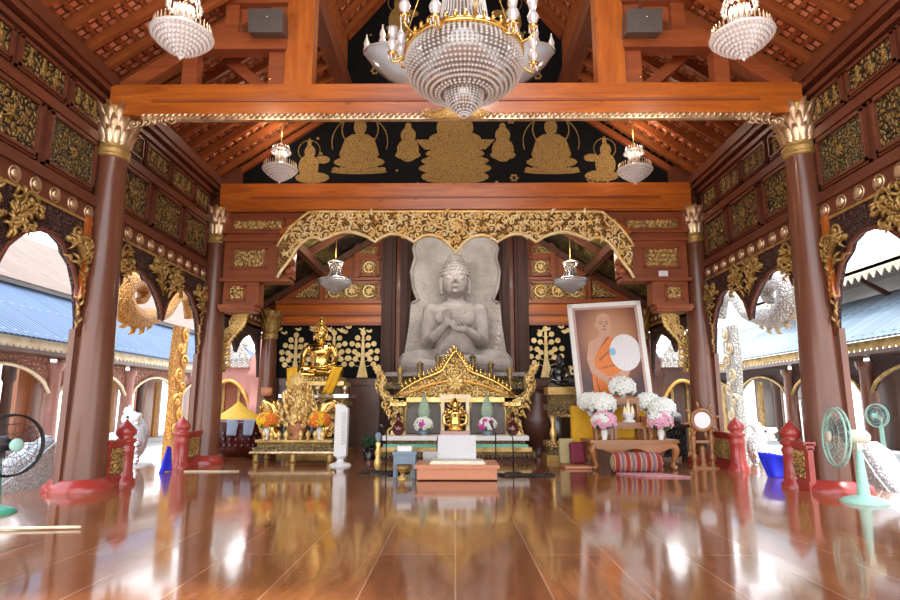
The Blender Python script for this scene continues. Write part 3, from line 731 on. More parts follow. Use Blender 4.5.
# ---- rear side bays (between the portal and the back wall)
for s, nm in SIDES:
    t = struct('wall_rear_' + nm)
    m_ = MB().bx(5.6 * s, 5.8 * s, 13.3, 17.6, 3.35, 4.3); m_.build('lintel', 'wood_brown', t)
    MB().bx(5.55 * s, 5.6 * s, 13.3, 17.4, 3.42, 3.46).build('gilded_bead', 'gold_dull', t)
    m_ = MB()
    for k in range(12): m_.ell((5.58 * s, 13.6 + k * .33, 3.6), (.03, .07, .06), 8, 6)
    m_.build('gilded_studs', 'silver_gilt', t)
    pr = [(13.3, 2.0), (13.45, 2.5), (13.7, 2.9), (14.2, 3.15), (14.8, 3.0), (15.1, 2.85), (15.35, 2.55), (15.6, 2.85), (15.9, 3.0), (16.4, 3.15), (16.9, 2.9), (17.1, 2.5), (17.2, 2.0)]
    MB().strip([(5.6 * s, y, z) for y, z in pr], [(5.6 * s, y, 3.4) for y, z in pr], (.08 * s, 0, 0)).build('spandrel', 'carved_wood', t)

# ---- arcade spandrels along both sides
PROF = [(9.36, 2.2), (9.40, 2.75), (9.52, 3.05), (9.66, 3.2), (9.70, 3.36), (9.92, 3.50), (10.15, 3.53), (10.38, 3.49), (10.45, 3.42), (10.62, 3.40), (10.82, 3.26), (10.98, 3.12), (11.08, 3.0), (11.16, 2.80), (11.24, 3.0), (11.32, 3.16), (11.46, 3.30), (11.60, 3.42), (11.86, 3.52), (12.12, 3.53), (12.34, 3.44), (12.40, 3.34), (12.60, 3.2), (12.76, 2.9), (12.86, 2.5), (12.92, 2.2)]
for s, nm in SIDES:
    for b, where in ((0, 'far'), (-4.2, 'near')):
        t = thing('carved_spandrel', 'dark carved arch screen with gilded creatures, %s arcade bay on the %s' % (where, nm), 'arch screen', (5.55 * s, 9 + b, 3), 'carved arch screens between the side columns')
        pr = [(y + b, z) for y, z in PROF]
        MB().strip([(5.52 * s, y, z) for y, z in pr], [(5.52 * s, y, 3.94) for y, z in pr], (.09 * s, 0, 0)).build('pierced_board', 'carved_wood', t)
        MB().tube([(5.52 * s, y, z) for y, z in pr], .035, 6).build('arch_edge', 'wood_red', t)
        rr = random.Random(4 + int(b)); n_ = Vector((-s, 0, 0))
        for (yc, zc, sp, cnt) in ((9.62, 3.5, .26, 22), (10.86, 3.58, .24, 20), (11.5, 3.58, .22, 20), (12.72, 3.45, .24, 18)):
            # a leaping creature: arched body, curled tail, head and mane of leaves
            m_ = MB()
            sg = 1 if yc in (9.62, 11.5) else -1
            o = Vector((5.5 * s, yc + b, zc))
            m_.tube([o + YA * sg * (-.22) + ZA * -.34, o + YA * sg * -.10 + ZA * -.12, o + ZA * .04, o + YA * sg * .16 + ZA * .12, o + YA * sg * .32 + ZA * .06], [.02, .05, .065, .05, .02], 7)
            m_.ell(o + YA * sg * .30 + ZA * .10, (.05, .06, .05), 8, 6)
            spiral(m_, o + YA * sg * .10 + ZA * .24, YA, ZA, .13, 1.4, 0, sg, .03); spiral(m_, o + YA * sg * -.16 + ZA * .1, YA, ZA, .11, 1.3, 2, -sg, .03)
            for q in range(cnt * 2): leaf_drop(m_, o + YA * rr.uniform(-sp, sp) + ZA * rr.uniform(-.22, .25), YA, ZA, n_, .16, .05, rr.uniform(0, 6.28), .05)
            m_.build('gilded_creature', 'gold_dull', t)
        m_ = MB()
        for (y0, dy) in ((9.42, .09), (12.8, -.09)):
            for q in range(14): leaf_drop(m_, (5.5 * s, y0 + b + rr.uniform(-.03, .03) , 2.3 + q * .085), YA, ZA, n_, .13, .045, R_(90 + rr.uniform(-50, 50)), .03)
        m_.build('gilded_leaves', 'gold_dull', t)
    # jamb boards against the columns
    m_ = MB().bx(5.46 * s, 5.56 * s, 8.56, 8.66, 2.75, 3.98).build('jamb_board', 'wood_orange_z'); tag(m_, kind='structure')
    m_ = MB()
    for y in (9.40, 12.88, 8.67):
        m_.bx(5.52 * s, 5.61 * s, y - .05, y + .05, 0, 2.3)
    m_.build('arch_post', 'wood_column', None)['kind'] = 'structure'

# ================================================================== OUTSIDE: covered walks either side of the hall
def arch_screen(mb, x, y0, y1, zs, za, zt, sx, n=14):
    lo, hi = [], []
    for k in range(n + 1):
        t = k / n; y = y0 + (y1 - y0) * t; lo.append((x, y, zs + (za - zs) * math.sin(math.pi * t) ** .6)); hi.append((x, y, zt))
    mb.strip(lo, hi, (.08 * sx, 0, 0)); return lo
for s, nm in SIDES:
    left = s < 0
    t = thing('covered_walk', ('long covered walk with blue tiled roof and pinkish arches outside the left arcade' if left else 'long covered walk with pale grey roof and dark arches outside the right arcade'), 'building', (12 * s, 18, -.9))
    MB().bx(10.9 * s, 16 * s, 4, 40, -.9, -.25).build('plinth', 'pebble', t)
    colm = 'wood_column'
    ys = [13.0 + 3.9 * k for k in range(-2, 6)] if left else [12.8 + 3.85 * k for k in range(-2, 6)]
    c0 = None
    for y in ys:
        m_ = MB().lathe([(.30, -.25), (.30, -.1), (.22, -.05), (.19, 2.15), (.24, 2.2), (.27, 2.3), (.27, 2.4)], (11.3 * s, y, 0), 16).build('column', colm if not left else 'pink_column', t)
        m_ = MB(); lo = arch_screen(m_, 11.3 * s, y + .2, y + 3.7, 1.55, 2.25, 2.55, s); m_.build('arch_panel', 'carved_pink' if left else 'carved_wood', t)
        MB().tube([(11.24 * s, p[1], p[2]) for p in lo], .05, 6).build('arch_trim', 'gold_pale' if left else 'gold_dull', t)
    MB().bx(10.6 * s, 11.4 * s, 4, 40, 2.5, 2.6).build('soffit', 'wood_brown', t)
    m_ = MB().bx(10.62 * s, 10.70 * s, 4, 40, 2.66, 2.86); y = 4.0
    while y < 38: m_.prism([(0, 0), (.20, 0), (.10, -.16)], (10.63 * s, y, 2.68), YA, ZA, (.03 * s, 0, 0)); y += .22
    m_.build('fringe_fascia', 'gold_pale' if left else 'gold_dull', t)
    r = slope('roof', -s, 10.6 * s, 2.78, 30, 4.3, 4, 40, 'blue_tiles' if left else 'grey_tiles', raf=0, bat=0, kindn='part'); del r['kind']
    mw = r.matrix_world.copy(); r.parent = t; r.matrix_parent_inverse = Matrix.Identity(4); r.matrix_world = Matrix.Translation(-Vector(t.location)) @ mw
    r.matrix_basis = Matrix.Translation(-Vector(t.location)) @ mw
    # rows of roof courses, each row a shallow step
    # for the back wall: boards with openings of daylight between
    for k, y in enumerate(ys):
        MB().bx(14.6 * s, 14.8 * s, y - .7, y + 1.5, -.25, 2.6).build('back_wall_board', 'wood_orange_z' if left else 'wood_brown', t)
        MB().bx(14.2 * s, 14.3 * s, y + .1, y + .5, -.25, 2.3).build('hanging_banner', 'carved_orange' if left else 'gold_dull', t)
        MB().lathe([(.16, -.25), (.14, 1.9), (.2, 2.0), (.2, 2.6)], (13.6 * s, y + 1.4, 0), 12).build('inner_column', 'wood_brown', t)
    # upper building behind
    u = thing('upper_roof', ('broad peach coloured upper roof above the blue tiles' if left else 'upper roof edge with gilded fringe above the grey roof'), 'roof', ((15 if left else 13.5) * s, 18, 4))
    if left:
        MB().bx(-14.3, -14.6, 4, 40, 3.0, 5.0).build('wall', 'white_paint', u)
        MB().bx(-13.9, -14.4, 4, 40, 5.0, 5.15).build('eave_board', 'white_paint', u)
        r = slope('roof', 1, -13.9, 5.0, 33, 11, 4, 17.2, 'peach_tiles', raf=0, bat=0); del r['kind']
        mw = r.matrix_world.copy(); r.parent = u; r.matrix_basis = Matrix.Translation(-Vector(u.location)) @ mw
        r = slope('roof', 1, -13.9, 5.0, 33, 6, 17.4, 40, 'peach_tiles', raf=0, bat=0); del r['kind']
        mw = r.matrix_world.copy(); r.parent = u; r.matrix_basis = Matrix.Translation(-Vector(u.location)) @ mw
    else:
        MB().bx(13.4, 13.6, 4, 40, 3.6, 5.1).build('wall', 'grey_metal', u)
        m_ = MB().bx(12.0, 12.1, 4, 24, 5.0, 5.22); y = 4
        while y < 24: m_.prism([(0, 0), (.28, 0), (.14, -.2)], (12.0, y, 5.02), YA, ZA, (.04, 0, 0)); y += .32
        m_.build('fringe_fascia', 'gold_pale', u); MB().bx(12.0, 13.6, 4, 24, 5.1, 5.2).build('soffit', 'wood_brown', u)
        m_ = MB()
        for y in (6, 9, 12, 15, 18, 21): m_.beam((12.2, y, 5.05), (13.4, y, 4.4), .1, .12)
        m_.build('bracket', 'wood_brown', u)

# gate shrines seen through the rear side bays
for s, nm in SIDES:
    left = s < 0
    g = thing('gate_shrine', ('pink arched gate with white crown outside the rear left bay' if left else 'dark double doors under a gilded arch outside the rear right bay'), 'gate', (7.4 * s, 20, -.9))
    def gx(px, py): p = at_y(px if left else 911 - px, py, 20.0); return p.x, p.z
    bm = 'pink_render' if left else 'wood_brown'
    x0, z0 = gx(207, 376); x1, z1 = gx(252, 376); xc, _ = gx(229, 376)
    m_ = MB(); lo, hi = [], []
    for k in range(15):
        t_ = k / 14; x = x0 + (x1 - x0) * t_; lo.append((x, 20, z0 - 1.1 + .95 * math.sin(math.pi * t_) ** .7)); hi.append((x, 20, z0 + .35))
    m_.strip(lo, hi, (0, .3, 0)); m_.build('arch', bm, g); MB().tube([Vector(p) + Vector((0, -.04, 0)) for p in lo], .06, 6).build('arch_trim', 'gold_orange', g)
    MB().bx(x0, x1, 20.35, 20.45, -.9, z0 + .3).build('door', 'wood_red_x' if left else 'wood_brown', g)
    m_ = MB()
    for k in (.32, .66): m_.bx(x0 + (x1 - x0) * k - .04, x0 + (x1 - x0) * k + .04, 20.28, 20.36, -.9, z0)
    m_.build('door_stile', 'gold_dull', g)
    for pxx in (205, 260):
        x, z = gx(pxx, 360); m_ = MB(); m_.lathe([(.30, -.9), (.30, 1.0), (.36, 1.1), (.28, 1.3), (.36, z - .6), (.42, z - .5), (.30, z - .3), (.34, z - .1), (.14, z + .35), (.03, z + .9)], (x, 20, 0), 14); m_.build('gate_pillar', bm, g)
    m_ = MB().bx(x0 - .2 * s * -1, x1, 19.85, 20.2, z0 + .28, z0 + .5)
    for k in range(7): m_.ell((x0 + (x1 - x0) * (k + .5) / 7, 19.9, z0 + .56), (.09, .08, .13), 8, 6)
    m_.build('white_cresting', 'carved_white', g)
    m_ = MB(); m_.prism([(-.62, 0), (.62, 0), (.2, .55), (0, 1.0), (-.2, .55)], ((x0 + x1) / 2, 20.1, z0 + .6), XA, ZA, (0, .12, 0)); m_.build('crown_pediment', 'carved_white', g)

# naga gates: a carved pillar carrying a curling naga arm
def naga_path(mb, pts, rad, crest=True, side=1, n=9, u=YA, v=ZA, nrm=XA):
    # smooth the path (Catmull-Rom)
    P = [Vector(p) for p in pts]; out = []; ro = []
    for i in range(len(P) - 1):
        p0, p1, p2, p3 = P[max(i - 1, 0)], P[i], P[i + 1], P[min(i + 2, len(P) - 1)]
        for k in range(5):
            t = k / 5; out.append(.5 * ((2 * p1) + (p2 - p0) * t + (2 * p0 - 5 * p1 + 4 * p2 - p3) * t * t + (3 * p1 - p0 - 3 * p2 + p3) * t ** 3)); ro.append(rad[i] * (1 - t) + rad[i + 1] * t)
    out.append(P[-1]); ro.append(rad[-1]); mb.tube(out, ro, n)
    return out, ro
for s, nm in SIDES:
    left = s < 0; mt = 'carved_orange' if left else 'carved_white'; m2 = 'gold_orange' if left else 'gold_pale'
    g = thing('naga_gate', 'curling %s naga arm on a carved pillar outside the %s arcade' % ('orange gilded' if left else 'bleached white', nm), 'naga ornament', (8 * s, 17.2, -.9))
    f_ = lambda px, py, xx=8.0: at_x(px if left else 911 - px, py, xx * s)
    pts = [f_(a, b) for a, b in ((190, 318), (187, 297), (176, 297), (166, 312), (152, 316), (138, 318), (126, 311), (121, 298), (125, 285), (136, 281), (144, 288), (143, 298), (137, 301))]
    m_ = MB(); out, ro = naga_path(m_, pts, [.16, .18, .18, .17, .22, .27, .30, .30, .28, .24, .20, .15, .07], side=s); m_.build('naga_arm', mt, g)
    m_ = MB(); cpt = f_(137, 300)
    for q in range(8, len(out) - 14, 2):
        d = (out[q] - cpt).normalized(); m_.tube([out[q] + d * ro[q] * .7, out[q] + d * (ro[q] + .12) + (out[q + 1] - out[q]) * .6, out[q] + d * (ro[q] + .20) + (out[q + 1] - out[q]) * 2], [.09, .06, .01], 5)
    m_.build('flame_crest', m2, g)
    pb = at_x(183 if left else 911 - 183, 330, 8.0 * s)
    m_ = MB(); yb = pb.y
    m_.strip([(8 * s, yb - .25, -.9), (8 * s, yb - .28, 0), (8 * s, yb - .2, 1.5), (8 * s, yb - .30, 2.4), (8 * s, yb - .2, 3.5)], [(8 * s, yb + .35, -.9), (8 * s, yb + .35, 0), (8 * s, yb + .28, 1.5), (8 * s, yb + .38, 2.4), (8 * s, yb + .45, 3.5)], (.2 * s, 0, 0)); m_.build('carved_pillar', mt, g)
    m_ = MB()
    for q in range(9): spiral(m_, (7.98 * s, yb + .05 + .12 * (-1) ** q, .2 + q * .38), YA, ZA, .19, 1.3, q, (-1) ** q, .05)
    m_.build('scroll_relief', m2, g)
# naga brackets under the portal boards
for s, nm in SIDES:
    left = s < 0
    g = thing('naga_bracket', 'gilded naga bracket curling beside the %s portal column' % nm, 'bracket', (5.2 * s, 13.5, 2.4), 'naga brackets of the portal')
    f_ = lambda px, py: at_y(px if left else 909 - px, py, 13.55)
    pts = [f_(a, b) for a, b in ((222, 372), (219, 358), (221, 345), (229, 336), (237, 328), (240, 319), (243, 314))]
    m_ = MB(); out, ro = naga_path(m_, pts, [.09, .13, .12, .09, .07, .07, .06]); m_.build('naga_body', 'carved_gold', g)
    m_ = MB()
    for q in range(2, len(out) - 2, 2):
        m_.tube([out[q], out[q] + XA * -s * (ro[q] + .08) + ZA * .05, out[q] + XA * -s * (ro[q] + .12) + ZA * .18], [.07, .05, .01], 5)
    for q in range(1, len(out), 2): spiral(m_, out[q] + XA * s * (ro[q] + .04) - YA * .05, XA, ZA, .09, 1.3, q, s, .028); spiral(m_, out[q] - YA * ro[q], XA, ZA, .06, 1.2, q, -s, .02)
    m_.ell(out[-1], (.08, .08, .09), 10, 8); m_.build('mane', 'gold', g)

# white stair nagas
def naga_guard(label, base, s, k=1.0, group='white stair nagas'):
    g = thing('naga_statue', label, 'naga statue', base, group)
    b = Vector(base); y0 = -1  # faces the hall front
    m_ = MB(); pts = [b + Vector(p) * k for p in ((1.6 * s, .2, -.35), (1.0 * s, .1, .05), (.45 * s, 0, .25), (0, -.05, .42), (-.12 * s, 0, .7), (0, -.02, .92))]
    naga_path(m_, pts, [.35 * k, .4 * k, .42 * k, .36 * k, .25 * k, .2 * k]); m_.build('body', 'scales_white', g)
    m_ = MB(); h = b + Vector((0, -.02, .98)) * k; f = Vector((-s * .0 + .75, -.5, .05)).normalized() if s < 0 else Vector((.75, -.5, .05)).normalized()
    m_.ell(h, (.20 * k, .17 * k, .17 * k), 12, 8); m_.tube([h, h + f * .2 * k + ZA * .02, h + f * .36 * k + ZA * .07 * k], [.15 * k, .10 * k, .05 * k], 8)
    m_.tube([h - ZA * .06, h + f * .2 * k - ZA * .10 * k, h + f * .30 * k - ZA * .10 * k], [.12 * k, .06 * k, .03 * k], 8)
    for q in range(5): m_.tube([h - f * .05, h + ZA * .22 * k - f * (.04 + .05 * q) * k, h + ZA * (.30 - .04 * q) * k - f * (.12 + .06 * q) * k], [.07 * k, .05 * k, .01], 6)
    m_.build('head', 'white_paint', g)
    MB().ell(h + f * .09 * k + Vector((-.06, -.13, .04)) * k, .03 * k, 8, 6).build('eye', 'black_gloss', g)
    m_ = MB()
    for q in range(22):
        a = q * .9; m_.ell(b + Vector((.35 * s * math.cos(a) - .0, -.30 + .05 * math.sin(a), .28 + .2 * math.sin(a * 1.3))) * k, (.07, .03, .06), 7, 5)
    m_.build('necklace', 'chrome', g)
    MB().lathe([(.55 * k, -.95 - b.z), (.55 * k, -.1), (.48 * k, .02)], b, 16).build('plinth', 'white_paint', g)
naga_guard('white scaled naga statue beyond the steps, between the two left balustrades', (-6.75, 12.7, 0), -1, .95)
naga_guard('white naga head beyond the blue cloth outside the right steps', (6.55, 13.2, -0.2), 1, .85)
for s, lb, ye in ((-1, 'white scaled naga tail sloping past the nearest left column', 8.9), (1, 'white naga tail sloping down behind the mint green fan', 9.6)):
    m_ = MB(); g = thing('naga_tail', lb, 'naga statue', (6.6 * s, ye, -.9), 'white stair nagas')
    if s < 0: pr = [(9.9, .62), (9.4, .35), (8.9, .12), (8.3, -.12), (7.6, -.3)]
    else: pr = [(10.2, .62), (9.9, .5), (9.6, .15), (9.3, -.1), (9.0, -.3)]
    m_.strip([(6.45 * s, y, -.9) for y, z in pr], [(6.45 * s, y, z) for y, z in pr], (.5 * s, 0, 0)); m_.build('scaled_body', 'scales_white', g)
    MB().tube([(6.6 * s, y, z + .02) for y, z in pr], .12, 8).build('ridge', 'scales_white', g)

# ================================================================== BALUSTRADES AND SIDE THINGS
def balustrade(x, ya, yp, label, k=1.0):
    g = thing('balustrade', label, 'balustrade', (x, yp, 0), 'red balustrade ends beside the side steps')
    MB().lathe([(.19, 0), (.19, .06), (.15, .1), (.155, .16), (.14, .2), (.135, .48), (.155, .55), (.12, .6), (.16, .64), (.16, .68), (.10, .70), (.15, .76), (.155, .82), (.09, .90), (.03, .96), (0, 1.0)], (x, yp, 0), 16).build('post', 'red_paint', g)
    y0, y1 = sorted((ya, yp))
    m_ = MB().bx(x - .06, x + .06, y0, y1, .58, .66); m_.bx(x - .09, x + .09, y0, y1, .64, .69); m_.bx(x - .06, x + .06, y0, y1, 0, .14); m_.bx(x - .04, x + .04, y0, y1, .14, .6); m_.build('rail', 'red_paint', g)
    sx = -1 if x > 0 else 1
    xx = x + .05 * sx; p = MB().bx(xx - .01, xx + .01, y0 + .1, y1 - .1, .18, .56).build('gilded_panel', 'carved_gold', g)
    m_ = MB(); scrollwork(m_, lambda a, b: True, y0 + .14, y1 - .12, .22, .54, (xx + .015 * sx, 0, 0), YA, ZA, Vector((sx, 0, 0)), .085, rnd); m_.build('scroll_relief', 'gold_dull', p)
    return g
balustrade(-5.2, 9.12, 9.66, 'red lotus bud balustrade end right beside the nearest left column')
balustrade(-5.38, 12.85, 12.05, 'red lotus bud balustrade end in front of the far left column')
balustrade(5.07, 8.85, 9.32, 'red lotus bud balustrade end right beside the nearest right column')
balustrade(5.36, 12.85, 11.75, 'red lotus bud balustrade end next to the ship wheel')

def cloth_sheet(name, label, P4, mat, nu=10, nv=8, fold=.05, cat='cloth', seed=1, thick=.012):
    """hanging cloth between four corners (tl, tr, br, bl) with folds"""
    a, b, c, d = [Vector(p) for p in P4]; r_ = random.Random(seed); vs = []; fs = []
    nrm = (b - a).cross(d - a).normalized()
    for j in range(nv + 1):
        for i in range(nu + 1):
            u, v = i / nu, j / nv; p = (a * (1 - u) + b * u) * (1 - v) + (d * (1 - u) + c * u) * v
            vs.append(p + nrm * fold * math.sin(u * 9 + seed) * (.3 + v))
    for j in range(nv):
        for i in range(nu): fs.append((j * (nu + 1) + i, j * (nu + 1) + i + 1, (j + 1) * (nu + 1) + i + 1, (j + 1) * (nu + 1) + i))
    m_ = MB(); m_.add(vs, fs, True); ob = m_.build(name, mat); md = ob.modifiers.new('s', 'SOLIDIFY'); md.thickness = thick
    if label: tag(ob, label, cat)
    return ob
cloth_sheet('blue_cloth', 'bright blue cloth hung below the white naga at the right steps', (at_y(757, 452, 11.0), at_y(789, 456, 10.4), at_y(790, 479, 10.4), at_y(768, 480, 10.6)), 'blue_cloth', fold=.03)
cloth_sheet('blue_cloth', 'narrow blue cloth hung at the left steps beside the far balustrade', (at_y(168, 446, 11.6), at_y(171, 447, 11.8), at_y(170, 470, 11.5), at_y(159, 473, 11.2)), 'blue_cloth', fold=.04, seed=3)

def fan(label, base, zb, hub, axis, cageR, pm, cm, bm, cap, tilt_base=.27, group=None, motor='cream_plastic'):
    g = thing('standing_fan', label, 'fan', (base[0], base[1], zb)); h = Vector(hub); ax = Vector(axis).normalized(); bx_, by_ = base
    q = ax.to_track_quat('Z', 'Y').to_matrix()
    MB().lathe([(tilt_base, 0), (tilt_base, .02), (tilt_base * .8, .05), (tilt_base * .35, .085), (.06, .10)], (bx_, by_, zb), 28).build('base', pm, g)
    MB().lathe([(.075, .08), (.06, .3), (.045, h.z - zb - .25), (.03, h.z - zb - .1)], (bx_, by_, zb), 14).build('pole', pm, g)
    mc = Vector((bx_, by_, h.z + .01)); m_ = MB()
    m_.tube([mc - ax * .14, mc - ax * .10, mc + ax * .05, h - ax * .06], [.05, .085, .09, .06], 14); m_.box(mc - ZA * .1, (.08, .08, .12)); m_.build('motor_housing', motor, g)
    m_ = MB()
    for r_, o_2 in ((cageR, 0), (cageR * .98, .05), (cageR * .7, .09), (cageR * .4, .10), (cageR * .7, -.05), (cageR * .4, -.07)):
        pts = [h + q @ Vector((r_ * math.cos(a * math.pi / 20), r_ * math.sin(a * math.pi / 20), o_2)) for a in range(40)]
        m_.tube(pts, .012 if r_ > cageR * .9 else .003, 5, closed=True)
    for k in range(26):
        a = k * math.pi / 13; c_, s_ = math.cos(a), math.sin(a)
        m_.tube([h + q @ Vector((.05 * c_, .05 * s_, .11)), h + q @ Vector((cageR * .7 * c_, cageR * .7 * s_, .09)), h + q @ Vector((cageR * c_, cageR * s_, .01)), h + q @ Vector((cageR * .6 * c_, cageR * .6 * s_, -.06)), h + q @ Vector((.06 * c_, .06 * s_, -.08))], .0022, 3)
    m_.build('cage', cm, g)
    for k in range(3):
        m_ = MB(); a0 = k * 2.094 + .4; vs = []; fs = []
        for i in range(7):
            t_ = i / 6; r_ = .05 + (cageR * .88 - .05) * t_; wd = .35 + .65 * math.sin(math.pi * min(1, t_ * .85 + .1))
            for j in range(5): a = a0 + (j / 4 - .5) * 1.5 * wd; vs.append(h + q @ Vector((r_ * math.cos(a), r_ * math.sin(a), .02 + .05 * (j / 4 - .5))))
        for i in range(6):
            for j in range(4): fs.append((i * 5 + j, i * 5 + j + 1, i * 5 + j + 6, i * 5 + j + 5))
        m_.add(vs, fs, True); m_.build('blade', bm, g)
    MB().lathe([(.075, .10), (.075, .12), (.05, .135), (0, .14)], h, 18, q).build('hub_cap', cap, g)
    return g
fan('mint green standing fan with blue blades in front of the right column', (5.17, 7.95), 0, (4.95, 7.99, .80), (-.97, .18, .06), .37, 'mint_plastic', 'mint_plastic', 'fan_blade', 'cream_plastic')
fan('black caged standing fan with green base at the left edge', (-5.26, 7.08), 0, (-5.02, 6.92, .76), (.9, -.42, .05), .34, 'green_plastic', 'black_matte', 'fan_blade_brown', 'mint_plastic', motor='black_matte', tilt_base=.24)
fan('second green standing fan far out on the right covered walk', (11.2, 16.2), -.25, (11.0, 16.0, .95), (-.9, -.3, 0), .30, 'mint_plastic', 'mint_plastic', 'fan_blade', 'mint_plastic')

# tower fan
g = thing('tower_fan', 'white slim tower fan standing left of the altar', 'fan', (-2.34, 12.6, 0)); x, y = -2.34, 12.6
MB().lathe([(.22, 0), (.22, .02), (.19, .045), (.08, .07), (.07, .14), (.12, .17), (.12, .2)], (x, y, 0), 24).build('base', 'white_plastic', g)
MB().prism([(-.125, .2), (.125, .2), (.135, 1.14), (.06, 1.21), (-.08, 1.25), (-.115, 1.22)], (x, y - .09, 0), XA, ZA, (0, .2, 0)).build('body', 'white_plastic', g)
m_ = MB().bx(x + .02, x + .095, y - .105, y - .088, .42, 1.08); p = m_.build('grille', 'grey_metal', g)
m_ = MB()
for k in range(22): m_.bx(x + .022, x + .093, y - .11, y - .10, .43 + k * .03, .44 + k * .03)
m_.build('grille_bars', 'white_plastic', p)

# flowers
def bouquet(parent, c, r, mats, n, size, seed, leafm='leaf', squash=.8):
    rr = random.Random(seed); c = Vector(c); bl = {m: MB() for m in mats}; lv = MB()
    for k in range(n):
        z = 1 - 1.5 * (k + .5) / n; a = k * 2.39996; s_ = math.sqrt(max(0, 1 - z * z)); d = Vector((s_ * math.cos(a), s_ * math.sin(a), z)); p = c + Vector((d.x * r, d.y * r, d.z * r * squash))
        q = d.to_track_quat('Z', 'Y').to_matrix(); mb = bl[mats[rr.randrange(len(mats))]]
        for j in range(5): b = j * 1.2566 + k; mb.ell(p + q @ Vector((size * .5 * math.cos(b), size * .5 * math.sin(b), 0)), (size * .42, size * .42, size * .28), 6, 4, q)
        mb.ell(p + d * size * .2, size * .32, 6, 4)
    for k in range(n):
        a = rr.uniform(0, 6.28); z = rr.uniform(-.8, .7); s_ = math.sqrt(1 - z * z); d = Vector((s_ * math.cos(a), s_ * math.sin(a), z)); q = d.to_track_quat('Z', 'Y').to_matrix()
        lv.ell(c + Vector((d.x * r, d.y * r, d.z * r * squash)) * 1.0, (size * .30, size * .6, size * .30), 6, 4, q @ rotm('Z', rr.uniform(0, 180)))
    for m, b in bl.items():
        if b.v: b.build('blossoms', m, parent)['kind'] = 'stuff'
    lv.build('foliage', leafm, parent)['kind'] = 'stuff'
def vase_flowers(label, loc, vh, vr, r, mats, n, size, vm='ceramic_white', seed=1, group=None, leafm='leaf', cat='flowers'):
    g = thing('flower_vase', label, cat, loc, group); x, y, z = loc
    MB().lathe([(vr * .7, 0), (vr * .8, vh * .05), (vr * .6, vh * .12), (vr, vh * .5), (vr * .9, vh * .75), (vr * .6, vh * .9), (vr * .85, vh)], loc, 16).build('vase', vm, g)
    bouquet(g, (x, y, z + vh + r * .55), r, mats, n, size, seed, leafm); return g

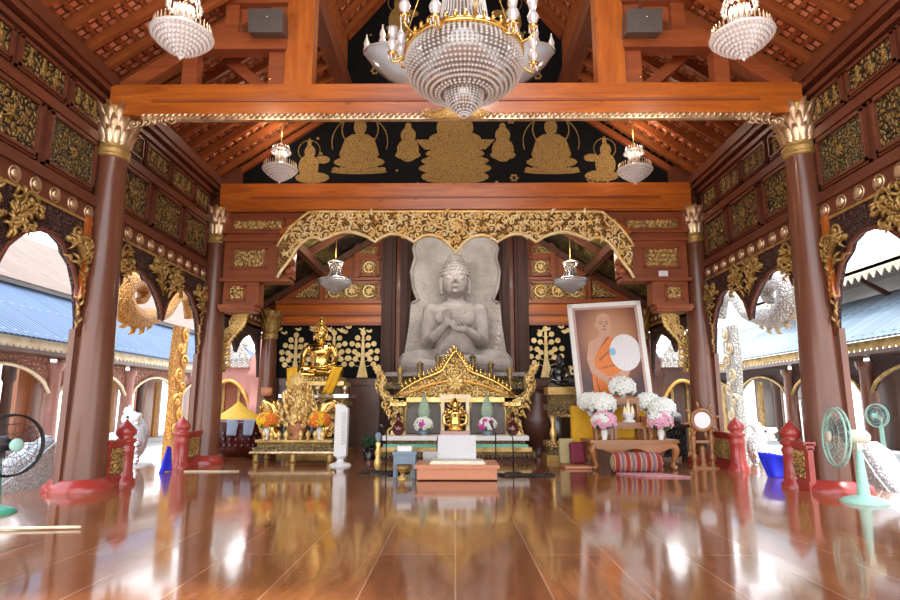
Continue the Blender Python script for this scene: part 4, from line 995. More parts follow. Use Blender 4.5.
# ---- figures (one continuous remeshed body)
def remesh(ob, vox, it=2):
    md = ob.modifiers.new('r', 'REMESH'); md.mode = 'VOXEL'; md.voxel_size = vox; md.use_smooth_shade = True
    if it: sm = ob.modifiers.new('s', 'SMOOTH'); sm.iterations = it; sm.factor = .5
def seated_buddha(name, label, cat, loc, h, mat, hands='teach', spire=False, face=True, group=None):
    """cross-legged figure facing -Y; h = seat to crown; one continuous body"""
    k = h / 3.0; o = Vector(loc); g = thing(name, label, cat, loc, group); V = lambda x, y, z: o + Vector((x, y, z)) * k
    m_ = MB()
    m_.ell(V(0, .1, .30), (.85 * k, .55 * k, .32 * k), 20, 10)
    for s in (-1, 1):   # thigh out to the knee, shin back across
        m_.tube([V(.35 * s, .15, .33), V(.85 * s, -.15, .32), V(1.20 * s, -.42, .27), V(1.28 * s, -.5, .25)], [.34 * k, .33 * k, .27 * k, .18 * k], 14)
        m_.tube([V(1.22 * s, -.48, .24), V(.7 * s, -.75, .2 + .05 * s), V(.05 * s, -.78, .22 + .1 * s)], [.24 * k, .2 * k, .13 * k], 12)
        m_.ell(V(-.22 * s, -.75, .30 + .08 * s), (.26 * k, .12 * k, .1 * k), 10, 8)
    # torso
    pr = [(.60, .25), (.56, .55), (.50, .8), (.50, 1.0), (.58, 1.25), (.64, 1.48), (.66, 1.62), (.58, 1.76), (.34, 1.86), (.21, 1.92), (.21, 2.08)]
    m_.lathe([(a * k, b * k) for a, b in pr], o + Vector((0, .12 * k, 0)), 24, sy=.62)
    m_.ell(V(0, -.12, 1.42), (.52 * k, .20 * k, .30 * k), 16, 10)
    for s in (-1, 1):
        m_.ell(V(.62 * s, .1, 1.62), (.22 * k, .22 * k, .22 * k), 12, 8)
        if hands == 'teach':
            m_.tube([V(.64 * s, .1, 1.6), V(.70 * s, .02, 1.15), V(.70 * s, -.10, .80)], [.20 * k, .18 * k, .16 * k], 12)
            m_.tube([V(.70 * s, -.10, .80), V(.52 * s, -.46, .90), V(.24 * s, -.66, 1.12 - .05 * s)], [.16 * k, .14 * k, .09 * k], 12)
        elif s > 0 or hands == 'lap':
            m_.tube([V(.74 * s, .1, 1.6), V(.90 * s, .05, 1.1), V(.80 * s, -.12, .72)], [.19 * k, .16 * k, .13 * k], 12)
            m_.tube([V(.80 * s, -.12, .72), V(.45 * s, -.5, .58), V(.12 * s, -.62, .55)], [.13 * k, .11 * k, .08 * k], 12)
        else:
            m_.tube([V(-.74, .1, 1.6), V(-.94, .05, 1.15), V(-.92, -.2, .75)], [.19 * k, .16 * k, .13 * k], 12)
            m_.tube([V(-.92, -.2, .75), V(-.85, -.55, .5), V(-.8, -.72, .42)], [.13 * k, .10 * k, .08 * k], 12)
            for j in range(4): m_.tube([V(-.86 + .06 * j, -.72, .44), V(-.86 + .06 * j, -.84, .32), V(-.86 + .06 * j, -.86, .20 + .02 * j)], [.035 * k, .03 * k, .02 * k], 6)
    if hands == 'teach':  # raised right hand, cupped left hand, five fingers each
        m_.ell(V(-.20, -.72, 1.24), (.10 * k, .06 * k, .14 * k), 10, 8)
        for j, (l, dx) in enumerate(((.20, -.06), (.24, -.02), (.22, .02), (.16, .06))):
            m_.tube([V(-.20 + dx * 1.2, -.73, 1.34), V(-.22 + dx * 1.6, -.76, 1.34 + l * .6), V(-.18 + dx * 1.4, -.80, 1.34 + l)], [.035 * k, .032 * k, .022 * k], 6)
        m_.tube([V(-.12, -.74, 1.22), V(-.04, -.80, 1.27), V(-.07, -.84, 1.36)], [.04 * k, .035 * k, .025 * k], 6)
        m_.ell(V(.16, -.72, 1.08), (.15 * k, .07 * k, .11 * k), 10, 8)
        for j, (l, dz) in enumerate(((.16, .08), (.20, .03), (.19, -.02), (.14, -.07))):
            m_.tube([V(.06, -.75, 1.10 + dz), V(.06 - l * .6, -.82, 1.13 + dz), V(.05 - l, -.82, 1.17 + dz)], [.035 * k, .032 * k, .022 * k], 6)
        m_.tube([V(.20, -.76, 1.16), V(.14, -.82, 1.24), V(.06, -.84, 1.28)], [.04 * k, .035 * k, .025 * k], 6)
    else:
        m_.ell(V(.0, -.62, .54), (.28 * k, .14 * k, .06 * k), 12, 8)
        for j in range(4): m_.tube([V(-.1, -.60 - .05 * j, .56), V(-.25, -.60 - .05 * j, .57), V(-.36 + .03 * j, -.58 - .05 * j, .55)], [.035 * k, .03 * k, .02 * k], 6)
    # robe edge over the left shoulder
    m_.tube([V(.42, -.06, 1.84), V(.2, -.28, 1.55), V(-.25, -.30, 1.15), V(-.50, -.20, .9)], .028 * k, 6)
    # head
    m_.ell(V(0, -.02, 2.40), (.335 * k, .37 * k, .44 * k), 20, 14); m_.ell(V(0, -.10, 2.22), (.26 * k, .26 * k, .22 * k), 16, 10)
    m_.tube([V(0, -.35, 2.52), V(0, -.41, 2.42), V(0, -.45, 2.33)], [.03 * k, .045 * k, .06 * k], 8); m_.ell(V(.05, -.40, 2.31), (.04 * k, .04 * k, .035 * k), 8, 6); m_.ell(V(-.05, -.40, 2.31), (.04 * k, .04 * k, .035 * k), 8, 6)
    m_.ell(V(0, -.36, 2.215), (.10 * k, .06 * k, .028 * k), 10, 6); m_.ell(V(0, -.35, 2.18), (.085 * k, .05 * k, .028 * k), 10, 6); m_.ell(V(0, -.33, 2.08), (.08 * k, .05 * k, .05 * k), 8, 6)
    for s in (-1, 1):
        m_.ell(V(.145 * s, -.315, 2.43), (.095 * k, .04 * k, .038 * k), 10, 6); m_.ell(V(.145 * s, -.352, 2.395), (.085 * k, .022 * k, .014 * k), 10, 6)
        m_.tube([V(.05 * s, -.36, 2.50), V(.14 * s, -.37, 2.545), V(.26 * s, -.28, 2.50)], .026 * k, 6)
        m_.tube([V(.34 * s, .02, 2.52), V(.37 * s, .03, 2.36), V(.36 * s, .0, 2.14), V(.34 * s, -.02, 2.04)], [.05 * k, .06 * k, .05 * k, .045 * k], 8)
    b = m_.build('body', mat, g); remesh(b, .017 * k, 2)
    m_ = MB()   # curls and crown bump
    m_.lathe([(.35 * k, 0), (.36 * k, .08 * k), (.33 * k, .22 * k), (.26 * k, .32 * k), (.19 * k, .37 * k), (.185 * k, .44 * k), (.14 * k, .55 * k), (0, .60 * k)], V(0, .03, 2.52), 20, sy=1.05)
    for r_ in range(7):
        z = .04 + r_ * .085; rad = (.355, .36, .34, .30, .24, .19, .15)[r_]
        for j in range(max(6, int(rad * 62))):
            a = 2 * math.pi * (j + .5 * (r_ % 2)) / max(6, int(rad * 62)); m_.ell(V(rad * math.cos(a), .03 + rad * 1.05 * math.sin(a), 2.52 + z), .034 * k, 6, 4)
    m_.build('curled_hair', mat, g)
    if spire: MB().lathe([(.12 * k, 0), (.14 * k, .08 * k), (.07 * k, .18 * k), (.05 * k, .3 * k), (0, .52 * k)], V(0, .03, 3.02), 12).build('flame_finial', mat, g)
    return g

# big stone Buddha, its slab and plinth
g = thing('stone_slab', 'carved grey stone back slab rising behind the large stone Buddha', 'slab', (0, 16.9, 2.1))
out = [(399, 374), (405, 350), (409, 325), (411, 303), (417, 300), (412, 288), (410, 272), (414, 258), (412, 249), (415, 240), (424, 236), (436, 236), (447, 242), (455.5, 249)]
pts = out + [(911 - a, b) for a, b in out[:-1][::-1]]
w_ = [at_y(a, b, 16.55) for a, b in pts]
MB().prism([(p.x, p.z) for p in w_], (0, 16.55, 0), XA, ZA, (0, .4, 0)).build('slab', 'carved_stone', g)
m_ = MB(); m_.tube([Vector((p.x * .97, 16.54, p.z)) for p in w_[3:-3]], .05, 6); m_.build('slab_border', 'stone', g)
p0 = at_y(455.5, 374, 15.7)
seated_buddha('stone_buddha', 'large grey stone seated Buddha with hands raised in teaching', 'Buddha statue', (0.01, 15.95, p0.z - .02), 3.17, 'stone', 'teach')
g = thing('statue_plinth', 'tiered dark and gold plinth under the large stone Buddha', 'plinth', (0, 16, 0)); z1 = p0.z
for (hx, a, b, mt) in ((1.45, 0, .7, 'wood_dark'), (1.4, .7, 1.35, 'altar_tiers'), (1.5, 1.35, 1.6, 'wood_dark'), (1.75, 1.6, 1.78, 'altar_tiers'), (1.62, 1.78, z1 - .1, 'altar_tiers'), (1.72, z1 - .1, z1, 'stone')):
    MB().bx(-hx, hx, 14.8 if hx > 1.65 else 14.88, 17.0, a, b).build('tier', mt, g)

# ---- main altar
ay = 13.72
g = thing('altar_table', 'long low white topped altar table with green band and dark tiers', 'altar', (0, ay, 0))
MB().bx(-1.62, 1.64, ay - .05, ay + 1.02, .44, .54).build('table_top', 'white_paint', g)
MB().bx(-1.55, 1.57, ay, ay + .7, .36, .44).build('apron', 'altar_tiers', g)
m_ = MB().bx(-1.6, 1.62, ay - .03, ay + .7, .29, .36); m_.build('jade_band', 'jade', g)
MB().bx(-1.66, 1.70, ay - .06, ay + .7, .20, .29).build('tier', 'gold_dull', g)
m_ = MB().bx(-1.74, 1.78, ay - .12, ay + .7, .1, .2); x = -1.72
while x < 1.76: m_.prism([(0, 0), (.09, 0), (.045, -.11)], (x, ay - .13, .16), XA, ZA, (0, .02, 0)); x += .1
m_.build('tooth_fringe', 'altar_tiers', g)
MB().bx(-1.7, 1.74, ay - .05, ay + .7, 0, .1).build('foot', 'wood_dark', g)
by = 14.4
g = thing('altar_canopy', 'gilded carved arch with pointed pediment and naga arms above the altar table', 'altar canopy', (0, by, .54))
f_ = lambda px, py: at_y(px, py, by)
MB().bx(-1.55, 1.55, by + .2, by + .28, .54, 1.45).build('back_board', 'wood_dark', g)
for s in (-1, 1):
    xc = at_y(455.5 + 32 * s, 420, by).x; m_ = MB()
    outl = [(-.42, 0), (.42, 0), (.42, .5), (.36, .72), (.2, .86), (0, .92), (-.2, .86), (-.36, .72), (-.42, .5)]
    m_.prism(outl, (xc, by + .1, .56), XA, ZA, (0, .1, 0)); m_.build('grey_niche', 'niche_grey', g)
    m_ = MB(); m_.tube([(xc + a * 1.04, by + .08, .56 + b * 1.03) for a, b in outl[1:] + outl[:1]], .03, 6)
    for k in range(12): leaf_drop(m_, (xc - .38 + k * .07, by + .05, 1.40 - abs(k - 5.5) * .005), XA, ZA, -YA, .10, .05, R_(-90), .02)
    m_.build('niche_border', 'gold', g)
    xp = at_y(455.5 + 57 * s, 420, by).x; m_ = MB(); m_.bx(xp - .14, xp + .14, by - .05, by + .2, .54, 1.38)
    m_.build('pillar', 'carved_gold_fine', g)
    m_ = MB(); m_.bx(xp - .19, xp + .19, by - .1, by + .22, 1.2, 1.4); m_.bx(xp - .17, xp + .17, by - .08, by + .2, .54, .62)
    for k in range(6): spiral(m_, (xp + .05 * (-1) ** k, by - .07, .68 + k * .1), XA, ZA, .07, 1.2, k, s, .02)
    m_.build('pillar_capital', 'gold', g)
    # naga arm
    pts = [f_(455.5 + d * s, y_) for d, y_ in ((46, 404), (58, 402), (68, 398), (74, 390), (72, 380), (76, 371), (78, 365))]
    m_ = MB(); out, ro = naga_path(m_, pts, [.07, .10, .11, .11, .10, .07, .03]); m_.build('naga_arm', 'carved_gold_fine', g)
    m_ = MB()
    for q in range(3, len(out) - 2, 2): m_.tube([out[q], out[q] + XA * s * .13 + ZA * .05, out[q] + XA * s * .16 + ZA * .16], [.06, .04, .008], 5); spiral(m_, out[q] - YA * ro[q], XA, ZA, .06, 1.2, q, s, .02)
    for k, (d, y_) in enumerate(((70, 404), (66, 412), (62, 422), (70, 396), (63, 432))): spiral(m_, f_(455.5 + d * s, y_), XA, ZA, .11, 1.3, k, s, .03); leaf_drop(m_, f_(455.5 + d * s, y_), XA, ZA, -YA, .2, .08, R_(-70) if s > 0 else R_(250), .05)
    m_.build('flame_crest', 'gold', g)
rake = [(396, 396), (404, 389), (412, 384), (421, 379.5), (430, 376), (438, 373), (443, 370), (446, 364), (450, 358), (455.5, 351)]
rake += [(911 - a, b) for a, b in rake[:-1][::-1]]
hi = [f_(a, b) for a, b in rake]; lo = [f_(a, 398.5) for a, b in rake]
MB().strip([p + Vector((0, -.05, 0)) for p in lo], [p + Vector((0, -.05, 0)) for p in hi], (0, .15, 0)).build('pediment', 'carved_gold_fine', g)
m_ = MB()
px = 402
while px < 510:
    py = 361
    while py < 397:
        t_ = interp(rake, px, 1)
        if t_ and t_ + 3 < py: spiral(m_, f_(px + rnd.uniform(-1, 1), py) + Vector((0, -.07, 0)), XA, ZA, .075, 1.3, rnd.uniform(0, 6), rnd.choice((-1, 1)), .02)
        py += 5.5
    px += 5.2
rosette(m_, f_(455.5, 384) + Vector((0, -.1, 0)), XA, ZA, -YA, .24, 9)
m_.build('scroll_relief', 'gold', g)
m_ = MB(); m_.tube([p + Vector((0, -.07, 0)) for p in hi], .035, 6)
for i in range(1, len(hi) - 1):
    sg = -1 if i < len(hi) / 2 else 1
    for q in (0, .5):
        p = hi[i] * (1 - q) + hi[i + 1] * q if i + 1 < len(hi) else hi[i]; leaf_drop(m_, p + Vector((0, -.06, .01)), XA, ZA, -YA, .17, .07, R_(90 + sg * -12), .02)
m_.build('flame_cresting', 'gold_smooth', g)
rp = [(402, 396), (414, 391), (430, 385), (446, 381.5), (455.5, 381)]; rp += [(911 - a, b) for a, b in rp[:-1][::-1]]
MB().tube([f_(a, b) + Vector((0, -.12, 0)) for a, b in rp], .03, 6).build('inner_arch', 'gold_orange', g)
m_ = MB(); a, b = f_(393, 400), f_(518, 400); m_.bx(a.x, b.x, by - .1, by + .2, a.z - .05, a.z + .06); m_.build('lintel', 'gold', g)
for k, (px, yt) in enumerate(((400, 366), (420, 361), (438, 354), (473, 354), (491, 361), (510, 366), (455.5, 348))):
    b = at_y(px, yt + 17, by + .12) if px != 455.5 else at_y(px, yt + 5, by + .12); t_ = at_y(px, yt, by + .12); hh = t_.z - b.z; m_ = MB()
    m_.lathe([(.08, 0), (.04, hh * .2), (.07, hh * .35), (.04, hh * .5), (.09, hh * .62), (.055, hh * .7), (.10, hh * .8), (.04, hh * .92), (.02, hh)], (b.x, by + .12, b.z), 10)
    m_.build('candle_post', 'dark_gilt', g)
MB().bx(-1.5, 1.5, by + .02, by + .3, 1.36, 1.44).build('canopy_shelf', 'gold_dull', g)
# altar contents
g = thing('gilded_deity', 'small gilded deity figure in the middle of the altar', 'statue', (0, 14.1, .54)); x, y = 0, 14.1
m_ = MB().bx(-.34, .34, 13.95, 14.4, .54, .63); m_.build('plinth', 'pale_rose', g)
m_ = MB().bx(-.3, .3, 14.34, 14.42, .63, 1.42); m_.build('backing', 'wood_dark', g)
m_ = MB(); m_.bx(-.33, -.25, 14.2, 14.34, .63, 1.36); m_.bx(.25, .33, 14.2, 14.34, .63, 1.36); m_.bx(-.36, .36, 14.18, 14.34, 1.36, 1.46); m_.build('niche_frame', 'gold_pale', g)
m_ = MB(); m_.lathe([(.16, 0), (.18, .05), (.1, .1), (.13, .16), (.11, .3), (.13, .42), (.06, .5)], (x, y, .63), 14, sy=.7); m_.ell((x, y, 1.20), (.075, .08, .10), 10, 8); m_.lathe([(.08, 0), (.05, .06), (.015, .14), (0, .18)], (x, y, 1.26), 10)
for s in (-1, 1):
    m_.tube([(.11 * s, y, 1.08), (.2 * s, y - .04, 1.0), (.17 * s, y - .1, 1.14)], [.045, .04, .025], 7)
    m_.tube([(.13 * s, y, .76), (.24 * s, y - .04, .80), (.27 * s, y - .02, .96), (.22 * s, y, 1.10)], [.04, .05, .04, .01], 7)
b = m_.build('figure', 'gold_smooth', g); remesh(b, .014, 1)
m_ = MB()
for q in range(14): a = R_(-20 + q * 17); leaf_drop(m_, (x + .12 * math.cos(a), y + .05, .98 + .25 * math.sin(a)), XA, ZA, -YA, .13, .05, a, .02)
m_.build('flame_halo', 'gold', g)
for s in (-1, 1):
    sd_ = 'left' if s < 0 else 'right'
    xc = at_y(455.5 + 32 * s, 420, 14.0).x
    vase_flowers('low grey bowl of white and magenta flowers, %s niche of the altar' % sd_, (xc, 13.95, .54), .13, .11, .19, ['petal_white', 'petal_white', 'petal_magenta'], 26, .085, 'stool_blue', 5 + s, 'altar flower bowls')
    t = MB(); c = Vector((xc, 14.15, 1.12)); t.lathe([(.10, -.55), (.04, -.45), (.04, -.25), (.12, -.2), (.15, -.05), (.12, .1), (.05, .22), (.012, .36)], c, 14, sy=.4)
    tag(t.build('crystal_leaf_ornament', 'pale_leaf'), 'pale green leaf shaped ornament standing behind the %s altar flowers' % sd_, 'ornament', 'pale leaf ornaments on the altar')
    xj = at_y(455.5 + 57 * s, 430, 13.9).x
    g = thing('dark_jar', 'dark red glazed jar with narrow neck, %s end of the altar' % sd_, 'jar', (xj, 13.88, .54), 'dark jars on the altar')
    MB().lathe([(.07, 0), (.12, .05), (.145, .14), (.12, .24), (.05, .31), (.045, .42), (.07, .46)], (xj, 13.88, .54), 18).build('jar_body', 'ceramic_red', g)
    MB().lathe([(.05, .46), (.03, .50), (0, .52)], (xj, 13.88, .54), 12).build('stopper', 'black_gloss', g)

# ---- low red platform with scripture on it
g = thing('kneeling_platform', 'low salmon red wooden platform on the floor before the altar', 'platform', (.03, 10.55, 0))
MB().bx(-.62, .68, 10.1, 11.0, .02, .24).build('box', 'salmon', g); MB().bx(-.66, .72, 10.07, 11.03, .19, .25).build('top_lip', 'salmon', g)
o = MB().bx(-.42, .50, 10.2, 10.75, .25, .275); o.bx(-.39, .47, 10.22, 10.72, .275, .30); tag(o.build('floor_mat', 'cream_plastic'), 'thin cream mat lying on the salmon red platform', 'mat')
g = thing('reading_stand', 'slanted stand covered by a white cloth behind the red platform', 'stand', (.0, 11.4, 0))
m_ = MB(); m_.prism([(11.15, 0), (11.7, 0), (11.7, .62), (11.5, .64), (11.15, .30)], (-.34, 0, 0), YA, ZA, (.68, 0, 0)); m_.build('stand_body', 'crimson_cloth', g)
m_ = MB(); m_.prism([(11.13, .26), (11.15, .32), (11.5, .66), (11.72, .64), (11.72, .62), (11.5, .645), (11.16, .30)], (-.32, 0, 0), YA, ZA, (.70, 0, 0)); m_.build('white_cover', 'white_cloth', g)
# stool with paper box, little stand, and microphone stands
g = thing('plastic_stool', 'blue grey plastic stool left of the red platform', 'stool', (-.86, 10.7, 0))
MB().bx(-1.07, -.66, 10.5, 10.9, .38, .43).build('seat', 'stool_blue', g); MB().bx(-1.04, -.69, 10.53, 10.87, .22, .38).build('apron', 'stool_blue', g)
for dx in (-1.05, -.73):
    for dy in (10.52, 10.83): MB().bx(dx, dx + .05, dy, dy + .05, 0, .38).build('leg', 'stool_blue', g)
tag(MB().box((-.87, 10.68, .475), (.24, .2, .09)).build('paper_box', 'white_paint'), 'small white box on the blue grey stool', 'box')
g = thing('brass_bowl', 'small dark brass pedestal bowl under the stool edge', 'bowl', (-.88, 10.36, 0))
MB().lathe([(.09, 0), (.09, .02), (.03, .05), (.04, .1), (.10, .16), (.11, .22), (.10, .2), (0, .14)], (-.88, 10.34, 0), 16).build('bowl', 'gold_dull', g)
tag(MB().lathe([(.09, 0), (.10, .02), (.16, .08), (.155, .16), (.05, .19)], (-.45, 11.3, .0), 16).build('clear_bowl', 'grey_metal'), 'small grey metal bowl between stool and draped stand', 'bowl')
tag(MB().box((-.45, 11.2, .29), (.26, .2, .2)).build('speaker_box', 'grey_metal'), 'small dark grey box just behind the blue grey stool', 'box')
g = thing('candle_stand', 'gilded candle stand with blue grip left of the altar', 'candle stand', (-1.4, 11.2, 0)); c = (-1.4, 11.2, 0)
MB().lathe([(.14, 0), (.14, .02), (.04, .04), (.03, .06)], c, 16).build('base', 'black_matte', g)
MB().lathe([(.03, .05), (.06, .1), (.07, .2), (.04, .28), (.065, .36), (.03, .45), (.05, .52), (.02, .56)], c, 14).build('turned_shaft', 'gold', g)
MB().lathe([(.02, .55), (.05, .6), (.055, .68), (.03, .72)], c, 12).build('blue_grip', 'stool_blue', g); MB().tube([(-1.4, 11.2, .7), (-1.4, 11.2, .95)], [.012, .004], 6).build('spike', 'black_matte', g)
for (x, y, hh, lb) in ((.72, 10.95, .72, 'thin black microphone stand right of the draped stand'), (1.05, 11.2, .62, 'thin black microphone stand nearer the dark urn'), (-1.22, 10.9, .68, 'thin black microphone stand by the gilded candle stand')):
    g = thing('microphone_stand', lb, 'microphone stand', (x, y, 0))
    MB().lathe([(.15, 0), (.15, .02), (.03, .035)], (x, y, 0), 18).build('base', 'black_matte', g); MB().tube([(x, y, .02), (x, y, hh), (x - .05, y - .03, hh + .1)], .012, 6).build('pole', 'black_matte', g)
    MB().tube([(x - .05, y - .03, hh + .1), (x - .09, y - .08, hh + .2)], [.02, .028], 8).build('microphone', 'black_gloss', g)
cr = random.Random(8)
for (x, y, lb) in ((-1.3, 11.35, 'tangled black cable on the floor by the candle stand'), (1.25, 10.9, 'tangled black cable on the floor below the dark urn')):
    pts = []
    for k in range(40): a = k * .55; pts.append((x + (.16 + .1 * math.sin(k * .7)) * math.cos(a) * 1.9, y + .14 * math.sin(a) - .1 + .05 * math.cos(k), .012 + .02 * (k % 3 == 0)))
    tag(MB().tube(pts, .012, 5).build('cable', 'cable'), lb, 'cable')

# ================================================================== LEFT GROUP
g = thing('offering_table', 'tiered dark and gold table under the gilded offerings, left of the altar', 'table', (-3.5, 13.6, 0))
MB().bx(-4.38, -2.62, 13.25, 14.15, .22, .31).build('lower_shelf', 'altar_tiers', g)
MB().bx(-4.30, -2.70, 13.35, 14.1, .31, .42).build('panelled_body', 'carved_gold_fine', g)
MB().bx(-4.34, -2.66, 13.3, 14.15, .42, .47).build('table_top', 'gold_dull', g)
m_ = MB().bx(-4.42, -2.58, 13.2, 14.2, .19, .23); x = -4.4
while x < -2.6: m_.ell((x, 13.19, .2), .022, 6, 4); x += .055
m_.build('beaded_rim', 'silver_gilt', g)
for (x, y) in ((-4.3, 13.3), (-2.7, 13.3), (-3.5, 13.3), (-4.3, 14.1), (-2.7, 14.1)): MB().lathe([(.05, 0), (.08, .03), (.05, .08), (.07, .14), (.04, .2)], (x, y, 0), 10).build('leg', 'gold_dull', g)
g = thing('offering_tree', 'tall gilded offering tree of scrolls and flames on the left table', 'offering', (-3.54, 13.75, .47)); c = Vector((-3.54, 13.75, 0))
MB().lathe([(.2, .47), (.22, .5), (.10, .56), (.18, .64), (.2, .78), (.14, .86)], c, 18).build('bowl', 'salmon', g)
MB().lathe([(.24, .86), (.2, 1.05), (.15, 1.2), (.09, 1.45), (.06, 1.6), (.12, 1.68), (.11, 1.80), (.03, 1.93), (0, 2.02)], c, 16).build('core', 'gold', g)
m_ = MB(); lr = random.Random(2)
for z in [.80 + .085 * q for q in range(13)]:
    R0 = .52 * (1.90 - z) / 1.1 + .05; cnt = max(5, int(R0 * 34))
    for k in range(cnt):
        a = 2 * math.pi * (k + lr.random() * .5) / cnt; rr_ = R0 * lr.uniform(.75, 1.1); d = Vector((math.cos(a), math.sin(a) * .6, 0)); e = Vector((-math.sin(a), math.cos(a), 0)).normalized(); p = c + d * rr_ + ZA * (z + lr.uniform(-.03, .03))
        u_ = e if abs(e.x) > .35 else XA
        if k % 2: spiral(m_, p, u_, ZA, .062, 1.3, lr.uniform(0, 6), 1 if k % 4 == 1 else -1, .018)
        else: leaf_drop(m_, p - ZA * .05, u_, ZA, d, .19, .085, R_(90 + lr.uniform(-35, 35)), .03)
for k in range(16): leaf_drop(m_, c + Vector((0, -.13, 1.74)), XA, ZA, -YA, .21, .06, k * math.pi / 8, .02)
rosette(m_, c + Vector((0, -.14, 1.74)), XA, ZA, -YA, .15, 9)
m_.build('flame_leaves', 'gold', g)
for s in (-1, 1):
    g = thing('gilded_naga', 'gilded curling naga ornament %s of the offering tree' % ('left' if s < 0 else 'right'), 'ornament', (-3.54 + .5 * s, 13.8, .47), 'curling nagas on the left table')
    o = Vector((-3.54 + .42 * s, 13.85, 0)); m_ = MB()
    naga_path(m_, [o + Vector(p) for p in ((.05 * s, 0, .47), (.20 * s, 0, .7), (.10 * s, 0, .98), (.2 * s, 0, 1.22), (.36 * s, 0, 1.26), (.42 * s, 0, 1.12), (.33 * s, 0, 1.08))], [.12, .13, .11, .10, .09, .07, .03]); m_.build('body', 'gold_smooth', g)
    m_ = MB()
    for k in range(9): leaf_drop(m_, o + Vector(((.02 + .035 * k) * s, -.04, .8 + .06 * k)), XA, ZA, -YA, .15, .07, R_(90 - s * (20 + 14 * k)), .04)
    for k in range(8): spiral(m_, o + Vector((s * (.2 + .1 * (k % 3)), -.05, .58 + .09 * (k // 2))), XA, ZA, .08, 1.2, k, s, .025)
    m_.build('mane', 'gold', g)
for k in range(9):
    x = -4.18 + k * .16
    if k == 4: continue
    o = MB().lathe([(.04, 0), (.02, .03), (.05, .07), (.06, .12), (.04, .16), (.015, .2)], (x, 13.42, .47), 10)
    tag(o.build('offering_cup', 'gold'), 'small lidded gold offering cup in the front row on the left table', 'cup', 'gold cups along the left table front')
vase_flowers('white vase of orange and yellow flowers, left end of the offering table', (-4.15, 13.46, .47), .30, .075, .20, ['petal_orange', 'petal_orange', 'petal_yellow'], 24, .10, 'ceramic_white', 12, 'orange flower vases')
vase_flowers('white vase of orange and yellow flowers, right end of the offering table', (-2.98, 13.46, .47), .30, .075, .20, ['petal_orange', 'petal_orange', 'petal_yellow'], 30, .11, 'ceramic_white', 19, 'orange flower vases')
g = thing('bronze_lamp_post', 'slim dark lamp post with orange cup left of the offering tree', 'lamp post', (-4.42, 14.2, 0))
MB().lathe([(.12, 0), (.12, .05), (.03, .1), (.05, .4), (.03, .8), (.06, 1.1), (.03, 1.3), (.08, 1.42)], (-4.42, 14.2, 0), 12).build('post', 'wood_dark', g); MB().lathe([(.07, 1.42), (.13, 1.46), (.13, 1.62), (.1, 1.62)], (-4.42, 14.2, 0), 12).build('cup', 'salmon', g)
# golden Buddha and its pedestal
g = thing('statue_pedestal', 'stepped gilded pedestal under the golden Buddha', 'pedestal', (-3.5, 15.6, 0))
for (hx, a, b, mt, hy) in ((.85, 0, .12, 'gold_dull', .6), (.75, .12, .9, 'black_gloss', .5), (.55, .9, 1.0, 'gold', .45), (.62, 1.0, 1.22, 'carved_gold_fine', .5), (.78, 1.22, 1.4, 'carved_gold', .58), (.86, 1.40, 1.48, 'chrome', .62), (.66, 1.48, 1.7, 'altar_tiers', .5), (.72, 1.7, 1.80, 'gold', .52), (.62, 1.80, 1.92, 'carved_gold', .48)):
    MB().bx(-3.5 - hx, -3.5 + hx, 15.6 - hy, 15.6 + hy, a, b).build('tier', mt, g)
for x in (-4.1, -2.9): MB().lathe([(.08, .12), (.05, .3), (.09, .5), (.05, .7), (.09, .9)], (x, 15.05, 0), 10).build('leg', 'gold', g)
seated_buddha('golden_buddha', 'shiny golden seated Buddha before the tree of life panel', 'Buddha statue', (-3.52, 15.6, 1.92), 1.42, 'gold_smooth', 'touch', True)
MB().lathe([(.42, 1.90), (.50, 1.95), (.46, 2.0), (.40, 2.02)], (-3.52, 15.55, 0), 20)
for s in (-1, 1):
    x = -3.52 + .52 * s
    cloth_sheet('yellow_cloth', 'yellow cloth draped over the pedestal, %s knee of the golden Buddha' % ('left' if s < 0 else 'right'), ((x - .10 + .05 * s, 14.98, 2.12), (x + .16 + .05 * s, 14.98, 2.16), (x + .05 - .1 * s, 14.92, 1.46), (x - .18 - .1 * s, 14.92, 1.50)), 'yellow_cloth', fold=.03, seed=4 + s)
for (dx, z) in ((-.25, 1.72), (.1, 1.72), (.75, 1.50)):
    o = MB().lathe([(.05, 0), (.02, .05), (.06, .1), (.08, .18), (.03, .22)], (-3.5 + dx, 15.0 if dx < .5 else 15.1, 1.48), 10)
    tag(o.build('goblet', 'silver_gilt'), 'small metal goblet on the ledge below the golden Buddha', 'goblet', 'goblets below the golden Buddha')
# dark carved bowl with towels
g = thing('lacquer_basin', 'huge dark red carved basin between the far left column and the offering table', 'basin', (-5.27, 14.9, 0))
MB().lathe([(.35, 0), (.42, .05), (.55, .12), (.68, .3), (.74, .5), (.78, .72), (.83, .80), (.83, .86), (.76, .86), (.7, .7)], (-5.27, 14.9, 0), 32, sy=.75, caps=False).build('bowl', 'ceramic_red', g)
m_ = MB()
for k in range(32):
    a = 2 * math.pi * k / 32
    for (r, z) in ((.70, .28), (.76, .42), (.78, .55)): m_.ell((-5.27 + r * math.cos(a), 14.9 + .75 * r * math.sin(a), z), (.045, .045, .06), 6, 4)
m_.build('knobbed_relief', 'ceramic_red', g)
for k, x in enumerate((-5.20, -4.84)):
    y_ = (14.28, 14.36)[k]
    cloth_sheet('folded_towel', 'pale blue and white towel over the rim of the dark basin, %s one' % ('left' if k == 0 else 'right'), ((x - .13, y_ - .02, .88), (x + .13, y_ + .04, .88), (x + .10, y_ - .06, .52), (x - .10, y_ - .10, .52)), 'towel_blue', fold=.008, seed=k, cat='towel')
g = thing('golden_parasol', 'golden yellow pointed cloth behind the dark basin', 'parasol', (-5.8, 16.3, 0))
